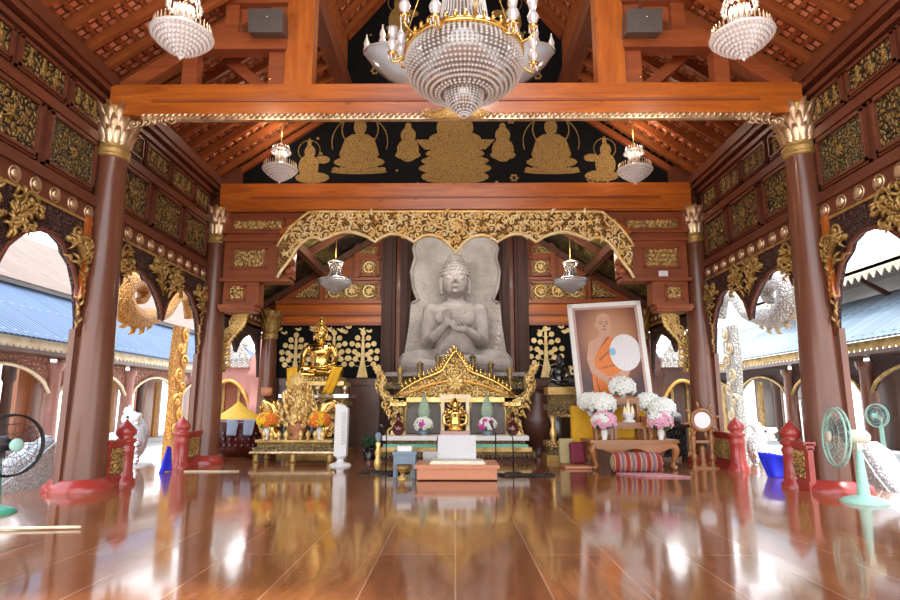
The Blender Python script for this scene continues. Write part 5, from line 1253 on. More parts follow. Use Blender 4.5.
MB().lathe([(.8, .84), (.45, 1.0), (.2, 1.16), (.06, 1.28), (0, 1.34)], (-5.8, 16.3, 0), 8, caps=False).build('canopy', 'yellow_cloth', g); MB().tube([(-5.8, 16.3, 0), (-5.8, 16.3, 1.34)], .02, 6).build('pole', 'gold_dull', g)

# ================================================================== RIGHT GROUP
g = thing('wooden_urn', 'large dark wooden urn shape right of the altar', 'urn', (2.03, 15.1, 0))
MB().lathe([(.26, 0), (.28, .06), (.22, .16), (.30, .3), (.46, .5), (.56, .8), (.54, 1.0), (.44, 1.25), (.39, 1.45), (.40, 1.58), (.46, 1.64), (.46, 1.68)], (2.05, 15.1, 0), 28, sy=.8).build('urn_body', 'wood_brown', g)
m_ = MB(); m_.torus((2.05, 15.1, 1.6), .43, .03, 28, 6); m_.build('rim', 'wood_dark', g)
g = thing('statue_pedestal', 'black and gold pedestal with dark figure between urn and portrait', 'pedestal', (2.5, 14.05, 0))
for (hx, a, b, mt) in ((.50, 0, .12, 'gold_dull'), (.44, .12, .30, 'altar_tiers'), (.48, .30, .42, 'carved_gold'), (.30, .42, .95, 'black_gloss'), (.36, .95, 1.1, 'carved_gold'), (.44, 1.1, 1.24, 'altar_tiers'), (.34, 1.24, 1.45, 'carved_gold_fine'), (.42, 1.45, 1.62, 'gold_dull')):
    MB().bx(2.5 - hx * .95, 2.5 + hx * .95, 14.05 - hx * .8, 14.05 + hx * .8, a, b).build('tier', mt, g)
for x in (2.2, 2.8): MB().lathe([(.05, .42), (.08, .6), (.04, .75), (.07, .95)], (x, 13.8, 0), 8).build('leg', 'gold', g)
seated_buddha('dark_seated_figure', 'small dark seated figure on the black and gold pedestal', 'statue', (2.44, 14.05, 1.62), .73, 'black_gloss', 'lap')

# table with steps
ty0, ty1 = 11.7, 12.6
g = thing('shrine_table', 'carved teak shrine table with curved legs below the monk portrait', 'table', (3.4, 12.1, 0))
MB().bx(2.56, 4.24, ty0 - .02, ty1, .50, .56).build('table_top', 'wood_teak', g)
m_ = MB().bx(2.64, 4.16, ty0 + .03, ty1 - .04, .42, .50)
m_.strip([(2.66 + 1.48 * k / 16, ty0, .36 + .05 * math.cos(k / 16 * 6.28 * 2)) for k in range(17)], [(2.66 + 1.48 * k / 16, ty0, .50) for k in range(17)], (0, .03, 0)); m_.build('apron', 'wood_teak', g)
for (x, s) in ((2.66, -1), (4.14, 1)):
    for y in (ty0 + .06, ty1 - .08):
        m_ = MB(); naga_path(m_, [(x, y, .48), (x + .05 * s, y, .36), (x + .01 * s, y, .18), (x - .02 * s, y, .08), (x + .04 * s, y, .03)], [.07, .075, .045, .04, .05]); m_.build('leg', 'wood_teak', g)
for (x0, x1, y0, z0, z1) in ((2.72, 3.08, 11.95, .56, .78), (3.76, 4.1, 11.95, .56, .78), (3.10, 3.74, 12.0, .56, .88), (2.78, 3.14, 12.2, .56, 1.0), (3.70, 4.06, 12.2, .56, 1.0), (3.14, 3.70, 12.25, .56, 1.36)):
    o = thing('step_shelf', {11.95: 'low outer', 12.0: 'middle front', 12.2: 'tall outer', 12.25: 'tallest middle'}[y0] + ' teak stand on the shrine table' + ('' if y0 in (12.0, 12.25) else (', left side' if x0 < 3.2 else ', right side')), 'stand', ((x0 + x1) / 2, y0, z0))
    MB().bx(x0, x1, y0, y0 + .25, z1 - .05, z1).build('shelf_top', 'wood_teak', o)
    MB().bx(x0 + .02, x1 - .02, y0 + .02, y0 + .05, z1 - .12, z1 - .05).build('apron', 'wood_teak', o)
    for x in (x0 + .01, x1 - .06):
        for y in (y0 + .01, y0 + .19): MB().bx(x, x + .05, y, y + .05, z0, z1 - .05).build('leg', 'wood_teak', o)
PW = ['petal_white']; 
vase_flowers('white flowers, lower left cluster in front of the portrait', (2.92, 12.15, 1.0), .09, .08, .25, PW, 30, .115, 'ceramic_white', 31, 'white flowers round the portrait', 'pale_leaf')
vase_flowers('white flowers at the upper left in front of the portrait frame', (2.75, 12.42, 1.0), .14, .08, .22, PW, 26, .11, 'ceramic_white', 32, 'white flowers round the portrait', 'pale_leaf')
vase_flowers('white flowers on the tallest middle stand below the portrait', (3.40, 12.36, 1.36), .07, .08, .24, PW, 30, .11, 'ceramic_white', 33, 'white flowers round the portrait', 'pale_leaf')
vase_flowers('white flowers at the upper right in front of the portrait frame', (3.92, 12.42, 1.0), .14, .08, .22, PW, 26, .11, 'ceramic_white', 34, 'white flowers round the portrait', 'pale_leaf')
vase_flowers('white flowers, lower right cluster beside the portrait corner', (4.12, 12.2, .95), .06, .08, .24, PW, 30, .115, 'ceramic_white', 35, 'white flowers round the portrait', 'pale_leaf')
vase_flowers('pink flowers in a pale vase, left front of the shrine table', (2.86, 11.8, .56), .22, .07, .22, ['petal_pink', 'petal_pink', 'petal_white'], 30, .09, 'ceramic_white', 36, 'pink flower vases')
vase_flowers('pink flowers in a pale vase, right front of the shrine table', (3.94, 11.8, .56), .22, .07, .22, ['petal_pink', 'petal_pink', 'petal_white'], 30, .09, 'ceramic_white', 37, 'pink flower vases')
g = thing('candle_figurine', 'ivory coloured figurine group on the middle stand of the shrine table', 'figurine', (3.42, 12.1, .88))
MB().lathe([(.13, 0), (.14, .03), (.07, .06), (.12, .12), (.10, .18)], (3.42, 12.08, .88), 14).build('pedestal', 'ceramic_white', g)
for k, (dx, hh) in enumerate(((-.07, .28), (0, .38), (.08, .3))): MB().lathe([(.05, .16), (.035, .22), (.04, hh * .8), (.015, hh), (0, hh + .06)], (3.42 + dx, 12.08, .88), 10).build('small_figure', 'gold_pale', g)

# portrait
g = thing('portrait', 'large white framed portrait of a monk in orange robe with round fan', 'portrait', (3.35, 12.85, 1.2))
q = Matrix.Rotation(R_(-3.2), 3, 'Y') @ Matrix.Rotation(R_(-4), 3, 'X'); W2, H2 = .795, 1.11
root_c = Vector((3.39, 12.9, 1.22))
mtx = Matrix.Translation(root_c) @ q.to_4x4()
def pbuild(mb, name, mat):
    ob = mb.build(name, mat, None); ob.parent = g; ob.matrix_basis = Matrix.Translation(-Vector(g.location)) @ mtx; return ob
m_ = MB()
for s in (-1, 1): m_.box(((W2 - .04) * s, 0, H2), (.09, .08, 2 * H2)); m_.box((0, 0, H2 + (H2 - .045) * s), (2 * W2, .08, .09))
pbuild(m_, 'frame', 'white_paint')
m_ = MB()
for s in (-1, 1): m_.box(((W2 - .11) * s, -.01, H2), (.06, .05, 2 * H2 - .16)); m_.box((0, -.01, H2 + (H2 - .11) * s), (2 * W2 - .16, .05, .06))
pbuild(m_, 'inner_frame', 'pale_rose')
pbuild(MB().bx(-W2 + .1, W2 - .1, -.005, .02, .1, 2 * H2 - .1), 'print', 'portrait_print')
plain('print_skin', (.60, .33, .22), .4); plain('print_skin_dark', (.20, .09, .06), .4); plain('print_orange', (.74, .20, .03), .4); plain('print_shade', (.38, .09, .02), .4); plain('print_white', (.78, .76, .76), .4); plain('print_blue', (.25, .5, .7), .4); plain('print_crease', (.60, .58, .60), .4)
def fe(mb, cx, cz, rx, rz, d): flat_ell(mb, cx, cz, rx, rz, -d, .001, 24)
def fp(mb, pts, d): mb.prism(pts, (0, -d, 0), XA, ZA, (0, -.001, 0))
m_ = MB(); fp(m_, [(-.42, .12), (.38, .12), (.42, .5), (.30, .66), (.22, .95), (.22, 1.25), (.02, 1.52), (-.30, 1.30), (-.33, 1.0), (-.42, .7)], .006); pbuild(m_, 'robe_print', 'print_orange')
m_ = MB(); fe(m_, -.05, 1.74, .165, .21, .008); fe(m_, -.05, 1.86, .15, .13, .008); fp(m_, [(-.14, 1.62), (.04, 1.62), (.08, 1.46), (-.22, 1.42)], .008); fe(m_, -.22, 1.73, .03, .06, .008)
fp(m_, [(-.22, 1.46), (.0, 1.5), (-.24, 1.16), (-.34, 1.0), (-.33, .80), (-.02, .56), (-.06, .42), (-.44, .72), (-.50, 1.0), (-.42, 1.36)], .010); fe(m_, 0, .50, .17, .11, .012); fp(m_, [(.05, .40), (.36, .62), (.42, .72), (.36, .82), (.0, .58)], .010); pbuild(m_, 'skin_print', 'print_skin')
m_ = MB(); fe(m_, -.11, 1.76, .03, .012, .0095); fe(m_, .01, 1.76, .03, .012, .0095); fe(m_, -.05, 1.63, .045, .01, .0095); fp(m_, [(-.07, 1.68), (-.03, 1.68), (-.05, 1.76)], .0095); fp(m_, [(-.15, 1.80), (-.07, 1.81), (-.07, 1.795), (-.15, 1.785)], .0095); fp(m_, [(-.03, 1.81), (.05, 1.80), (.05, 1.785), (-.03, 1.795)], .0095); fp(m_, [(-.08, .56), (.10, .44), (.11, .46), (-.07, .58)], .0135); fp(m_, [(-.10, .50), (.06, .40), (.07, .42), (-.09, .52)], .0135); pbuild(m_, 'shade_print', 'print_skin_dark')
m_ = MB(); fp(m_, [(-.28, 1.18), (.02, 1.48), (.04, 1.45), (-.26, 1.14)], .0085); fp(m_, [(-.24, .98), (.15, 1.30), (.17, 1.27), (-.22, .94)], .0085); fp(m_, [(-.22, .80), (.10, .86), (.10, .83), (-.22, .77)], .0085); fp(m_, [(-.36, .6), (-.30, .2), (-.27, .2), (-.33, .6)], .0085); pbuild(m_, 'fold_print', 'print_shade')
m_ = MB(); fe(m_, .34, 1.10, .335, .40, .014); pbuild(m_, 'round_fan_print', 'print_white')
m_ = MB()
for k in range(14):
    a = k * math.pi / 7; fp(m_, [(.34 + .05 * math.cos(a), 1.1 + .05 * math.sin(a)), (.34 + .31 * math.cos(a - .012), 1.1 + .37 * math.sin(a - .012)), (.34 + .31 * math.cos(a + .012), 1.1 + .37 * math.sin(a + .012))], .0155)
pbuild(m_, 'fan_rib_print', 'print_crease')
m_ = MB(); fe(m_, .07, 1.13, .07, .085, .016); pbuild(m_, 'emblem_print', 'print_blue')
pbuild(MB().beam((0, .05, 1.6), (0, .75, -1.0), .08, .05), 'back_prop', 'wood_dark')
# yellow draped post, cushions, roll and rug
g = thing('draped_easel', 'easel draped in yellow cloth carrying the portrait', 'easel', (3.3, 12.95, 0))
MB().bx(2.48, 2.70, 13.0, 13.2, 0, 1.20).build('yellow_drape', 'yellow_cloth', g); MB().bx(2.70, 4.24, 13.02, 13.18, .3, 1.18).build('yellow_drape', 'yellow_cloth', g); MB().bx(4.04, 4.18, 13.02, 13.18, 0, .3).build('leg', 'wood_teak', g)
m_ = MB(); m_.box((2.42, 12.25, .28), (.30, .16, .42), rotm('X', -10)); o = m_.build('crimson_cushion', 'crimson_cloth'); bv = o.modifiers.new('b', 'BEVEL'); bv.width = .05; bv.segments = 3; tag(o, 'dark crimson tufted cushion leaning beside the shrine table', 'cushion')
m_ = MB(); m_.box((2.24, 12.44, .30), (.30, .14, .50), rotm('X', -8)); o = m_.build('khaki_cushion', 'khaki_cloth'); bv = o.modifiers.new('b', 'BEVEL'); bv.width = .04; bv.segments = 3; tag(o, 'khaki brown cushion standing behind the crimson one', 'cushion')
m_ = MB(); m_.box((2.38, 12.12, .03), (.52, .34, .045)); tag(m_.build('seat_mat', 'salmon'), 'thin salmon red mat under the crimson cushion', 'mat')
g = thing('bolster', 'striped red and cream bolster lying before the shrine table', 'bolster', (3.28, 11.25, .0))
MB().lathe([(.12, -.44), (.17, -.41), (.18, -.38), (.18, .38), (.17, .41), (.12, .44)], (3.28, 11.25, .19), 20, rotm('Y', 90)).build('roll', 'rug_stripes', g)
for s in (-1, 1): MB().lathe([(.125, .435 * 1), (.06, .46), (0, .465)], (3.28, 11.25, .19), 16, rotm('Y', 90 * s), caps=False).build('end_cap', 'khaki_cloth', g)
o = MB().prism([(2.88, 11.12), (3.62, 11.12), (3.98, 10.52), (3.22, 10.60)], (0, 0, .005), XA, YA, (0, 0, .02)); o = o.build('rug', 'pink_rug'); tag(o, 'small pinkish prayer rug on the floor before the bolster', 'rug')
# ship wheel stand
wc = Vector((4.86, 12.1, .92))
g = thing('ship_wheel', 'wooden ship wheel clock on turned posts before the far right column', 'ship wheel', (4.86, 12.15, 0))
m_ = MB(); m_.torus(wc, .20, .035, 28, 8, 'y'); m_.torus(wc, .165, .02, 28, 6, 'y'); m_.build('rim', 'wood_teak', g)
m_ = MB().lathe([(.16, -.02), (.16, .03)], wc, 24, rotm('X', 90)); m_.build('white_face', 'white_plastic', g)
for k in range(8):
    a = R_(k * 45 + 12); d = Vector((math.cos(a), 0, math.sin(a))); m_ = MB(); m_.tube([wc + d * .2, wc + d * .26, wc + d * .29, wc + d * .34, wc + d * .37], [.018, .014, .028, .022, .01], 8); m_.build('handle', 'wood_teak', g)
for x in (4.68, 5.04):
    MB().lathe([(.07, 0), (.07, .05), (.035, .08), (.06, .16), (.065, .24), (.03, .30), (.06, .34), (.035, .38), (.06, .5), (.06, .6), (.03, .66), (.05, .70), (.03, .76), (.05, .82)], (x, 12.15, 0), 12).build('turned_post', 'wood_teak', g)
MB().lathe([(.09, 0), (.09, .06), (.05, .09), (.07, .14), (.07, .18), (.05, .2), (.07, .26), (.05, .30), (.07, .36), (.03, .42)], (4.87, 12.2, 0), 12).build('turned_post', 'wood_teak', g)
m_ = MB().bx(4.6, 5.12, 12.05, 12.3, 0, .035); m_.bx(4.6, 5.1, 12.12, 12.2, .48, .53); m_.build('base_board', 'wood_teak', g)
# dark carved table and drum behind
g = thing('carved_table', 'black carved table behind the ship wheel', 'table', (4.75, 14.0, 0))
MB().bx(4.3, 5.2, 13.62, 14.4, .72, .80).build('table_top', 'wood_dark', g); MB().bx(4.36, 5.14, 13.68, 14.34, .08, .72).build('carved_body', 'black_carved', g)
for x in (4.36, 5.08): MB().bx(x - .05, x + .07, 13.64, 13.76, 0, .1).build('leg', 'wood_dark', g)
o = MB().lathe([(.10, -.42), (.12, -.40), (.12, .40), (.10, .42)], (4.66, 13.85, .92), 16, rotm('Y', 90)); tag(o.build('metal_tube', 'grey_metal'), 'long shiny metal tube lying on the black carved table', 'tube')
tag(MB().lathe([(.14, 0), (.15, .1), (.10, .3), (.15, .46), (.14, .48)], (-2.0, 14.4, 0), 16).build('dark_pot', 'black_gloss'), 'black pot on the floor behind the tower fan', 'pot')
m = MB(); bouquet_g = thing('dark_plant', 'small dark leafy plant in a pot between tower fan and altar', 'plant', (-1.98, 14.2, 0))
MB().lathe([(.12, 0), (.16, .25), (.14, .25)], (-1.95, 14.0, 0), 14).build('pot', 'black_gloss', bouquet_g); bouquet(bouquet_g, (-1.95, 14.0, .38), .17, ['dark_leaf'], 16, .08, 3, 'dark_leaf')

# person standing outside beyond the right near column
g = thing('person', 'person in red top and blue trousers standing out on the right covered walk', 'person', (11.78, 20.2, -.25)); o = Vector((11.78, 20.2, -.25))
m_ = MB()
for s in (-1, 1):
    m_.tube([o + Vector((.09 * s, 0, .05)), o + Vector((.1 * s, 0, .45)), o + Vector((.1 * s, 0, .88))], [.045, .06, .085], 10); m_.ell(o + Vector((.09 * s, -.06, .04)), (.05, .12, .04), 8, 6)
    m_.tube([o + Vector((.19 * s, 0, 1.38)), o + Vector((.25 * s, .0, 1.10)), o + Vector((.22 * s, -.1, .84))], [.05, .042, .03], 8)
    for j in range(4): m_.tube([o + Vector((.22 * s, -.12 + .02 * j, .82)), o + Vector((.22 * s, -.12 + .02 * j, .74)), o + Vector((.21 * s, -.13 + .02 * j, .69))], .009, 5)
    m_.tube([o + Vector((.20 * s, -.12, .82)), o + Vector((.18 * s, -.15, .76))], .010, 5)
m_.lathe([(.13, .82), (.15, .92), (.12, 1.1), (.16, 1.3), (.18, 1.4), (.10, 1.46), (.05, 1.5), (.05, 1.56)], o, 16, sy=.65); m_.ell(o + Vector((0, -.01, 1.65)), (.08, .095, .115), 14, 10); m_.ell(o + Vector((0, -.105, 1.64)), (.014, .02, .025), 6, 5)
for s in (-1, 1): m_.ell(o + Vector((.08 * s, 0, 1.65)), (.012, .02, .03), 6, 5)
b = m_.build('body', 'print_skin', g); remesh(b, .012, 1)
m_ = MB(); m_.lathe([(.175, .80), (.17, .92), (.15, 1.1), (.185, 1.3), (.205, 1.40), (.12, 1.475), (.07, 1.49)], o, 16, sy=.72)
for s in (-1, 1): m_.tube([o + Vector((.19 * s, 0, 1.40)), o + Vector((.245 * s, 0, 1.14))], [.065, .06], 8)
m_.build('red_top', 'red_paint', g)
m_ = MB()
for s in (-1, 1): m_.tube([o + Vector((.09 * s, 0, .1)), o + Vector((.1 * s, 0, .45)), o + Vector((.09 * s, 0, .86))], [.07, .08, .11], 10)
m_.build('blue_trousers', 'blue_cloth', g); MB().ell(o + Vector((0, .02, 1.69)), (.09, .10, .105), 12, 8).build('dark_hair', 'black_matte', g)
g = thing('drum_lantern', 'white drum shaped lantern hanging above the person in red', 'lantern', (12.1, 21.2, 1.3))
MB().lathe([(.02, 0), (.30, .04), (.33, .15), (.34, .9), (.30, 1.0), (.05, 1.05)], (12.1, 21.2, 1.35), 20).build('shade', 'white_cloth', g)
m_ = MB()
for z in (.1, .5, .95): m_.torus((12.1, 21.2, 1.35 + z), .345, .012, 24, 5)
m_.build('hoops', 'grey_metal', g); MB().tube([(12.1, 21.2, 2.35), (12.1, 21.2, 2.52)], .01, 5).build('cord', 'cable', g)
# thin bamboo stick on the floor, far left
o = MB().tube([at_x(-10, 531, at_y(-10, 531, 1).x / at_y(-10, 531, 1).y * 6.1).lerp(Vector((-4.45, 6.12, .02)), 1), (-3.7, 6.2, .02)], .016, 8); tag(o.build('wooden_stick', 'gold_pale'), 'thin pale wooden stick lying on the floor at the left edge', 'stick')
o = MB().tube([(-5.0, 11.4, .012), (-4.0, 11.45, .012)], .01, 6); tag(o.build('wooden_strip', 'gold_pale'), 'thin pale strip on the floor right of the far left balustrade', 'strip')
# socket box on the right bracket
o = MB().bx(4.46, 4.66, 12.86, 12.9, 3.99, 4.11); tag(o.build('wall_socket', 'white_plastic'), 'small white electric box on the right portal bracket board', 'electric box')

# ================================================================== CHANDELIERS
def small_chandelier(label, loc, top, grp, white=True):
    g = thing('crystal_chandelier', label, 'chandelier', loc, grp); x, y, z = loc; R = .36; m_ = MB(); o = Vector(loc); cm = 'crystal_white' if white else 'crystal'
    m_.lathe([(R * .97, 0), (R * .80, -.07), (R * .55, -.14), (R * .25, -.20), (.03, -.25), (0, -.25)], o, 24, caps=False); m_.build('cone_basket', 'crystal_milky', g)
    m_ = MB()
    for (r, zz) in ((.97, 0), (.86, -.045), (.75, -.085), (.63, -.12), (.5, -.155), (.37, -.185), (.24, -.215), (.1, -.24)):
        n = max(5, int(r * 46))
        for k in range(n): a = 2 * math.pi * k / n; m_.bead(o + Vector((r * R * math.cos(a), r * R * math.sin(a), zz)), .030)
    m_.bead(o + Vector((0, 0, -.28)), .035); b = m_.build('bead_rings', cm, g); b['kind'] = 'stuff'
    m_ = MB(); m_.torus(o + ZA * .015, R, .025, 32, 6); m_.build('rim', cm, g)
    m_ = MB()
    for k in range(36): a = 2 * math.pi * k / 36; p = o + Vector((R * .95 * math.cos(a), R * .95 * math.sin(a), .03)); m_.tube([p, p + ZA * .07, p + ZA * .13], [.010, .014, .003], 4)
    b = m_.build('prism_crown', 'silver_gilt', g); b['kind'] = 'stuff'
    m_ = MB()
    for k in range(20):
        a = 2 * math.pi * k / 20; m_.tube([o + Vector((.16 * math.cos(a), .16 * math.sin(a), .04)), o + Vector((.11 * math.cos(a), .11 * math.sin(a), .22)), o + Vector((.12 * math.cos(a), .12 * math.sin(a), .40))], .010, 4)
    m_.lathe([(.10, .05), (.08, .2), (.09, .4)], o, 12); b = m_.build('bead_strands', 'crystal', g); b['kind'] = 'stuff'
    m_ = MB(); m_.torus(o + ZA * .42, .20, .016, 24, 6)
    for k in range(18): a = 2 * math.pi * k / 18; m_.bead(o + Vector((.2 * math.cos(a), .2 * math.sin(a), .40)), .028); m_.tube([o + Vector((.19 * math.cos(a), .19 * math.sin(a), .43)), o + Vector((.17 * math.cos(a), .17 * math.sin(a), .54))], [.012, .003], 4)
    m_.build('top_ring', cm, g); MB().tube([o + ZA * .4, Vector((x, y, top))], .012, 6).build('rod', 'gold_dull', g)
    return g
c = at_y(182, 37, 6.8); small_chandelier('white crystal chandelier hanging at the upper left, nearest one on that side', (c.x, 6.8, c.z), 8.0, 'small crystal chandeliers')
c = at_y(742, 38, 6.8); small_chandelier('white crystal chandelier hanging at the upper right, nearest one on that side', (c.x, 6.8, c.z), 8.0, 'small crystal chandeliers')
c = at_y(280, 170, 12.3); small_chandelier('white crystal chandelier before the left end of the painted gable', (c.x, 12.3, c.z), 7.8, 'small crystal chandeliers')
c = at_y(635, 171, 12.3); small_chandelier('white crystal chandelier before the right end of the painted gable', (c.x, 12.3, c.z), 7.8, 'small crystal chandeliers')
def bowl_chandelier(label, loc, top):
    g = thing('glass_chandelier', label, 'chandelier', loc, 'glass bowl chandeliers in the sanctuary'); o = Vector(loc); R = .44
    MB().lathe([(R, .06), (R * 1.02, 0), (R * .85, -.10), (R * .5, -.2), (R * .2, -.27), (0, -.30)], o, 28, caps=False).build('glass_bowl', 'alabaster_grey', g)
    m_ = MB(); m_.torus(o + ZA * .05, R * 1.02, .02, 32, 6); m_.torus(o - ZA * .0, R, .012, 32, 6); m_.build('rim', 'chrome', g)
    m_ = MB()
    for k in range(18):
        a = 2 * math.pi * k / 18; m_.tube([o + Vector((.2 * math.cos(a), .2 * math.sin(a), .08)), o + Vector((.13 * math.cos(a), .13 * math.sin(a), .3)), o + Vector((.17 * math.cos(a), .17 * math.sin(a), .48))], .012, 4)
    m_.lathe([(.12, .08), (.08, .3), (.1, .48)], o, 12); m_.build('bead_strands', 'crystal_dark', g)['kind'] = 'stuff'
    m_ = MB(); m_.torus(o + ZA * .5, .2, .02, 20, 6); m_.build('top_ring', 'crystal', g); MB().tube([o + ZA * .3, Vector((o.x, o.y, top))], .012, 6).build('rod', 'gold_dull', g)
c = at_y(335, 282, 15); bowl_chandelier('greyish glass bowl chandelier in the sanctuary, left of the stone Buddha', (c.x, 15, c.z), 5.45)
c = at_y(571, 282, 15); bowl_chandelier('greyish glass bowl chandelier in the sanctuary, above the monk portrait', (c.x, 15, c.z), 5.45)

# the great chandelier
cy = 7.0; o = at_y(464, 57, cy); R = .715
g = thing('great_chandelier', 'huge crystal chandelier with bead bowl and glass lamps hanging in the centre', 'chandelier', tuple(o))
prof = [(1.0, 0), (1.03, -.06), (1.04, -.13), (1.01, -.22), (.94, -.31), (.82, -.39), (.67, -.46), (.50, -.51), (.38, -.53)]
inner = [(.33, -.40), (.34, -.48), (.335, -.55), (.31, -.61), (.26, -.67), (.18, -.73), (.09, -.78), (.02, -.82)]
def beadnet(pr, R, dens, rb, steps):
    m_ = MB(); pts = []
    for i in range(len(pr) - 1):
        for k in range(steps): t = k / steps; pts.append((pr[i][0] * (1 - t) + pr[i + 1][0] * t, pr[i][1] * (1 - t) + pr[i + 1][1] * t))
    n = dens
    for j, (r, z) in enumerate(pts):
        nn = n if r > .5 else (n // 2 if r > .2 else n // 4)
        for k in range(nn): a = 2 * math.pi * k / nn; m_.bead(o + Vector((r * R * math.cos(a), r * R * math.sin(a), z)), rb)
    return m_
b = beadnet(prof, R, 72, .022, 2).build('bead_bowl', 'crystal', g); b['kind'] = 'stuff'
b = beadnet(inner, R, 60, .016, 2).build('bead_basket', 'crystal', g); b['kind'] = 'stuff'
MB().lathe([(a * R * .96, b_) for a, b_ in prof], o, 32, caps=False).build('bowl_lining', 'crystal_dark', g)
MB().lathe([(a * R * .93, b_) for a, b_ in inner], o, 24, caps=False).build('basket_lining', 'crystal_dark', g)
m_ = MB(); m_.torus(o + ZA * .02, R * 1.03, .03, 48, 8); m_.torus(o + ZA * .07, R * 1.0, .018, 48, 6)
for k in range(40): a = 2 * math.pi * k / 40; p = o + Vector((R * 1.03 * math.cos(a), R * 1.03 * math.sin(a), .06)); m_.tube([p, p + ZA * .05, p + ZA * .10], [.02, .028, .004], 5)
m_.build('gilded_rim', 'gold_smooth', g)
m_ = MB()
for k in range(44):
    a = 2 * math.pi * k / 44; m_.tube([o + Vector((r * math.cos(a), r * math.sin(a), z)) for r, z in ((.58, .08), (.42, .22), (.32, .45), (.27, .8), (.25, 1.2))], .011, 4)
m_.build('bead_strands', 'crystal', g)['kind'] = 'stuff'
MB().lathe([(.55, .08), (.39, .22), (.29, .45), (.24, .8), (.22, 1.2)], o, 28, caps=False).build('strand_lining', 'crystal_dark', g)
m_ = MB(); m_.torus(o + ZA * 1.2, .34, .03, 28, 6); m_.tube([o + ZA * 1.0, Vector((o.x, o.y, 12.5))], .025, 8); m_.build('suspension', 'gold_smooth', g)
lampspec = [(k * 30 + 8, 1.27, .20 if k % 2 else -.02) for k in range(12)]
for deg, rr_, dz in lampspec:
    a = R_(deg); d = Vector((math.cos(a), math.sin(a), 0)); p = o + d * R * rr_ + ZA * dz
    m_ = MB(); naga_path(m_, [o + d * R * 1.0 + ZA * .03, o + d * R * 1.1 + ZA * (-.08 + dz * .5), o + d * R * 1.25 + ZA * (dz - .12), p + ZA * -.02], [.014, .016, .014, .012], n=6)
    m_.lathe([(.01, -.06), (.05, -.03), (.065, 0), (.03, .02)], p, 12); arm = m_.build('lamp_arm', 'gold_smooth', g)
    MB().lathe([(.03, .02), (.06, .07), (.075, .12), (.055, .17), (.035, .20), (.05, .24), (.062, .30), (.07, .34), (.062, .34), (.045, .25)], p, 14, caps=False).build('glass_shade', 'glass_lamp', g)
    MB().lathe([(.012, .02), (.014, .08), (.02, .12), (.012, .16), (0, .18)], p, 8).build('candle_bulb', 'crystal_white', g)
    m_ = MB()
    for k in range(5): b2 = a + k * 1.256; m_.tube([p + Vector((.05 * math.cos(b2), .05 * math.sin(b2), -.02)), p + Vector((.05 * math.cos(b2), .05 * math.sin(b2), -.10))], [.006, .014], 4)
    m_.build('drop_prisms', 'crystal', g)['kind'] = 'stuff'
# pale alabaster boat-shaped chandelier behind the front beam
c = at_y(459, 57, 10.4); o = Vector((c.x, 10.4, c.z))
g = thing('alabaster_chandelier', 'wide pale blue glass chandelier half hidden behind the front beam', 'chandelier', tuple(o)); R = 1.70
hull = MB(); secs = []; NS = 24
for i in range(NS + 1):
    t = -1 + 2 * i / NS; x = 1.80 * t; top = .10 * abs(t) ** 6; keel = top - .62 * (1 - abs(t) ** 3.2) - .04; wd = .50 * (1 - t ** 4) ** .5 + .03
    secs.append([(x, -wd, top), (x, -wd * .95, top + (keel - top) * .5), (x, -wd * .55, top + (keel - top) * .87), (x, 0, keel), (x, wd * .55, top + (keel - top) * .87), (x, wd * .95, top + (keel - top) * .5), (x, wd, top)])
vs = [o + Vector(p) for q in secs for p in q]; fs = [(i * 7 + k, i * 7 + k + 1, i * 7 + k + 8, i * 7 + k + 7) for i in range(NS) for k in range(6)] + [(i * 7, i * 7 + 7, i * 7 + 13, i * 7 + 6) for i in range(NS)]
hull.add(vs, fs, True); hull.build('boat_bowl', 'alabaster', g)
m_ = MB()
for e in (0, 6): m_.tube([o + Vector(q[e]) for q in secs], .025, 6)
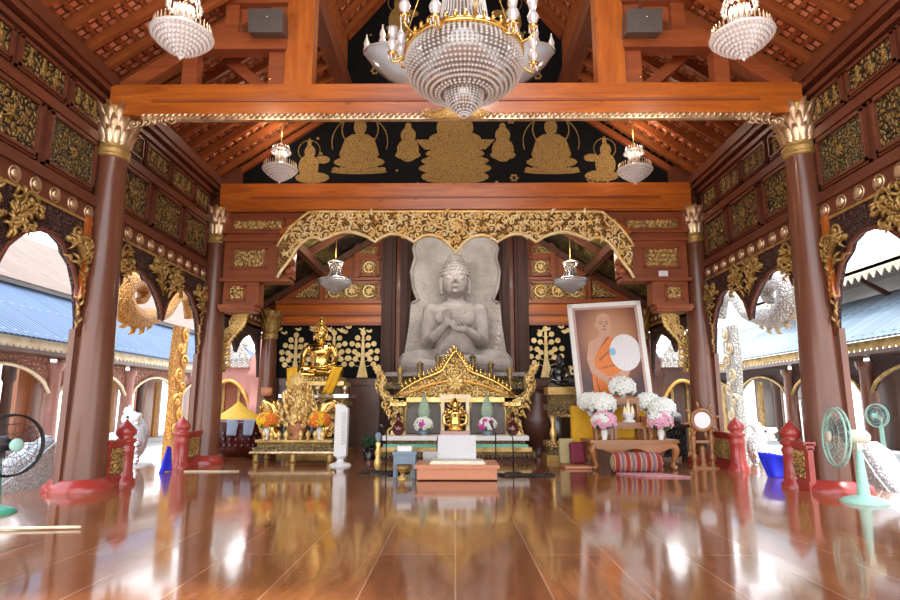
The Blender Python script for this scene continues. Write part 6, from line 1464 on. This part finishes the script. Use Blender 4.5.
m_.build('bowl_edge', 'crystal_milky', g)
for fx in (-1.76, -1.42, -1.08, 1.08, 1.42, 1.76):
    for fy in ((0,) if abs(fx) > 1.5 else (-.30, .30)):
        p = o + Vector((fx, fy, .06)); MB().lathe([(.05, 0), (.07, .08), (.045, .14), (.06, .20), (.05, .26), (.02, .34), (.01, .42)], p, 10).build('finial', 'crystal_white', g)
m_ = MB(); m_.tube([o - ZA * .4, Vector((o.x, o.y, 12.9))], .03, 8)
for k in (-1, 1): m_.tube([o + Vector((1.2 * k, 0, -.2)), Vector((o.x, o.y, 11.6))], .008, 4)
m_.build('suspension', 'gold_dull', g)

# ================================================================== LAMPS OF THE HALL AND AN ADDED FILL LIGHT
def lamp(name, kind, loc, energy, size, col=(1, .86, .68), rot=None, spot=None):
    d = bpy.data.lights.new(name, kind); d.energy = energy; d.color = col
    if kind == 'AREA': d.shape = 'RECTANGLE'; d.size, d.size_y = size
    else: d.shadow_soft_size = size
    if spot: d.spot_size = R_(spot); d.spot_blend = .8
    o = bpy.data.objects.new(name, d); COL.objects.link(o); o.location = loc
    if rot: o.rotation_euler = rot
    return o
for o in list(bpy.data.objects):
    if o.type == 'EMPTY' and o.name.startswith('crystal_chandelier'): lamp('chandelier_light', 'POINT', (o.location.x, o.location.y, o.location.z + .75), 24, .12)
    if o.type == 'EMPTY' and o.name.startswith('glass_chandelier'): lamp('chandelier_light', 'POINT', (o.location.x, o.location.y, o.location.z + .75), 26, .12)
lamp('chandelier_light', 'POINT', (.5, 7.0, 6.9), 45, .2); lamp('chandelier_light', 'POINT', (0, 10.4, 8.7), 110, .3)
# added fill light with invented housing, unseen behind the far beam, brightens the statues
g = thing('fill_light', 'added fill strip, unseen behind the far beam, brightening the statues', 'lamp', (0, 13.5, 5.6))
MB().bx(-2.6, 2.6, 13.46, 13.56, 5.58, 5.70).build('fill_housing', 'white_plastic', g)
l = lamp('fill_light_area', 'AREA', (0, 13.6, 5.55), 75, (5.0, .25), (1, .93, .84), (R_(52), 0, 0))
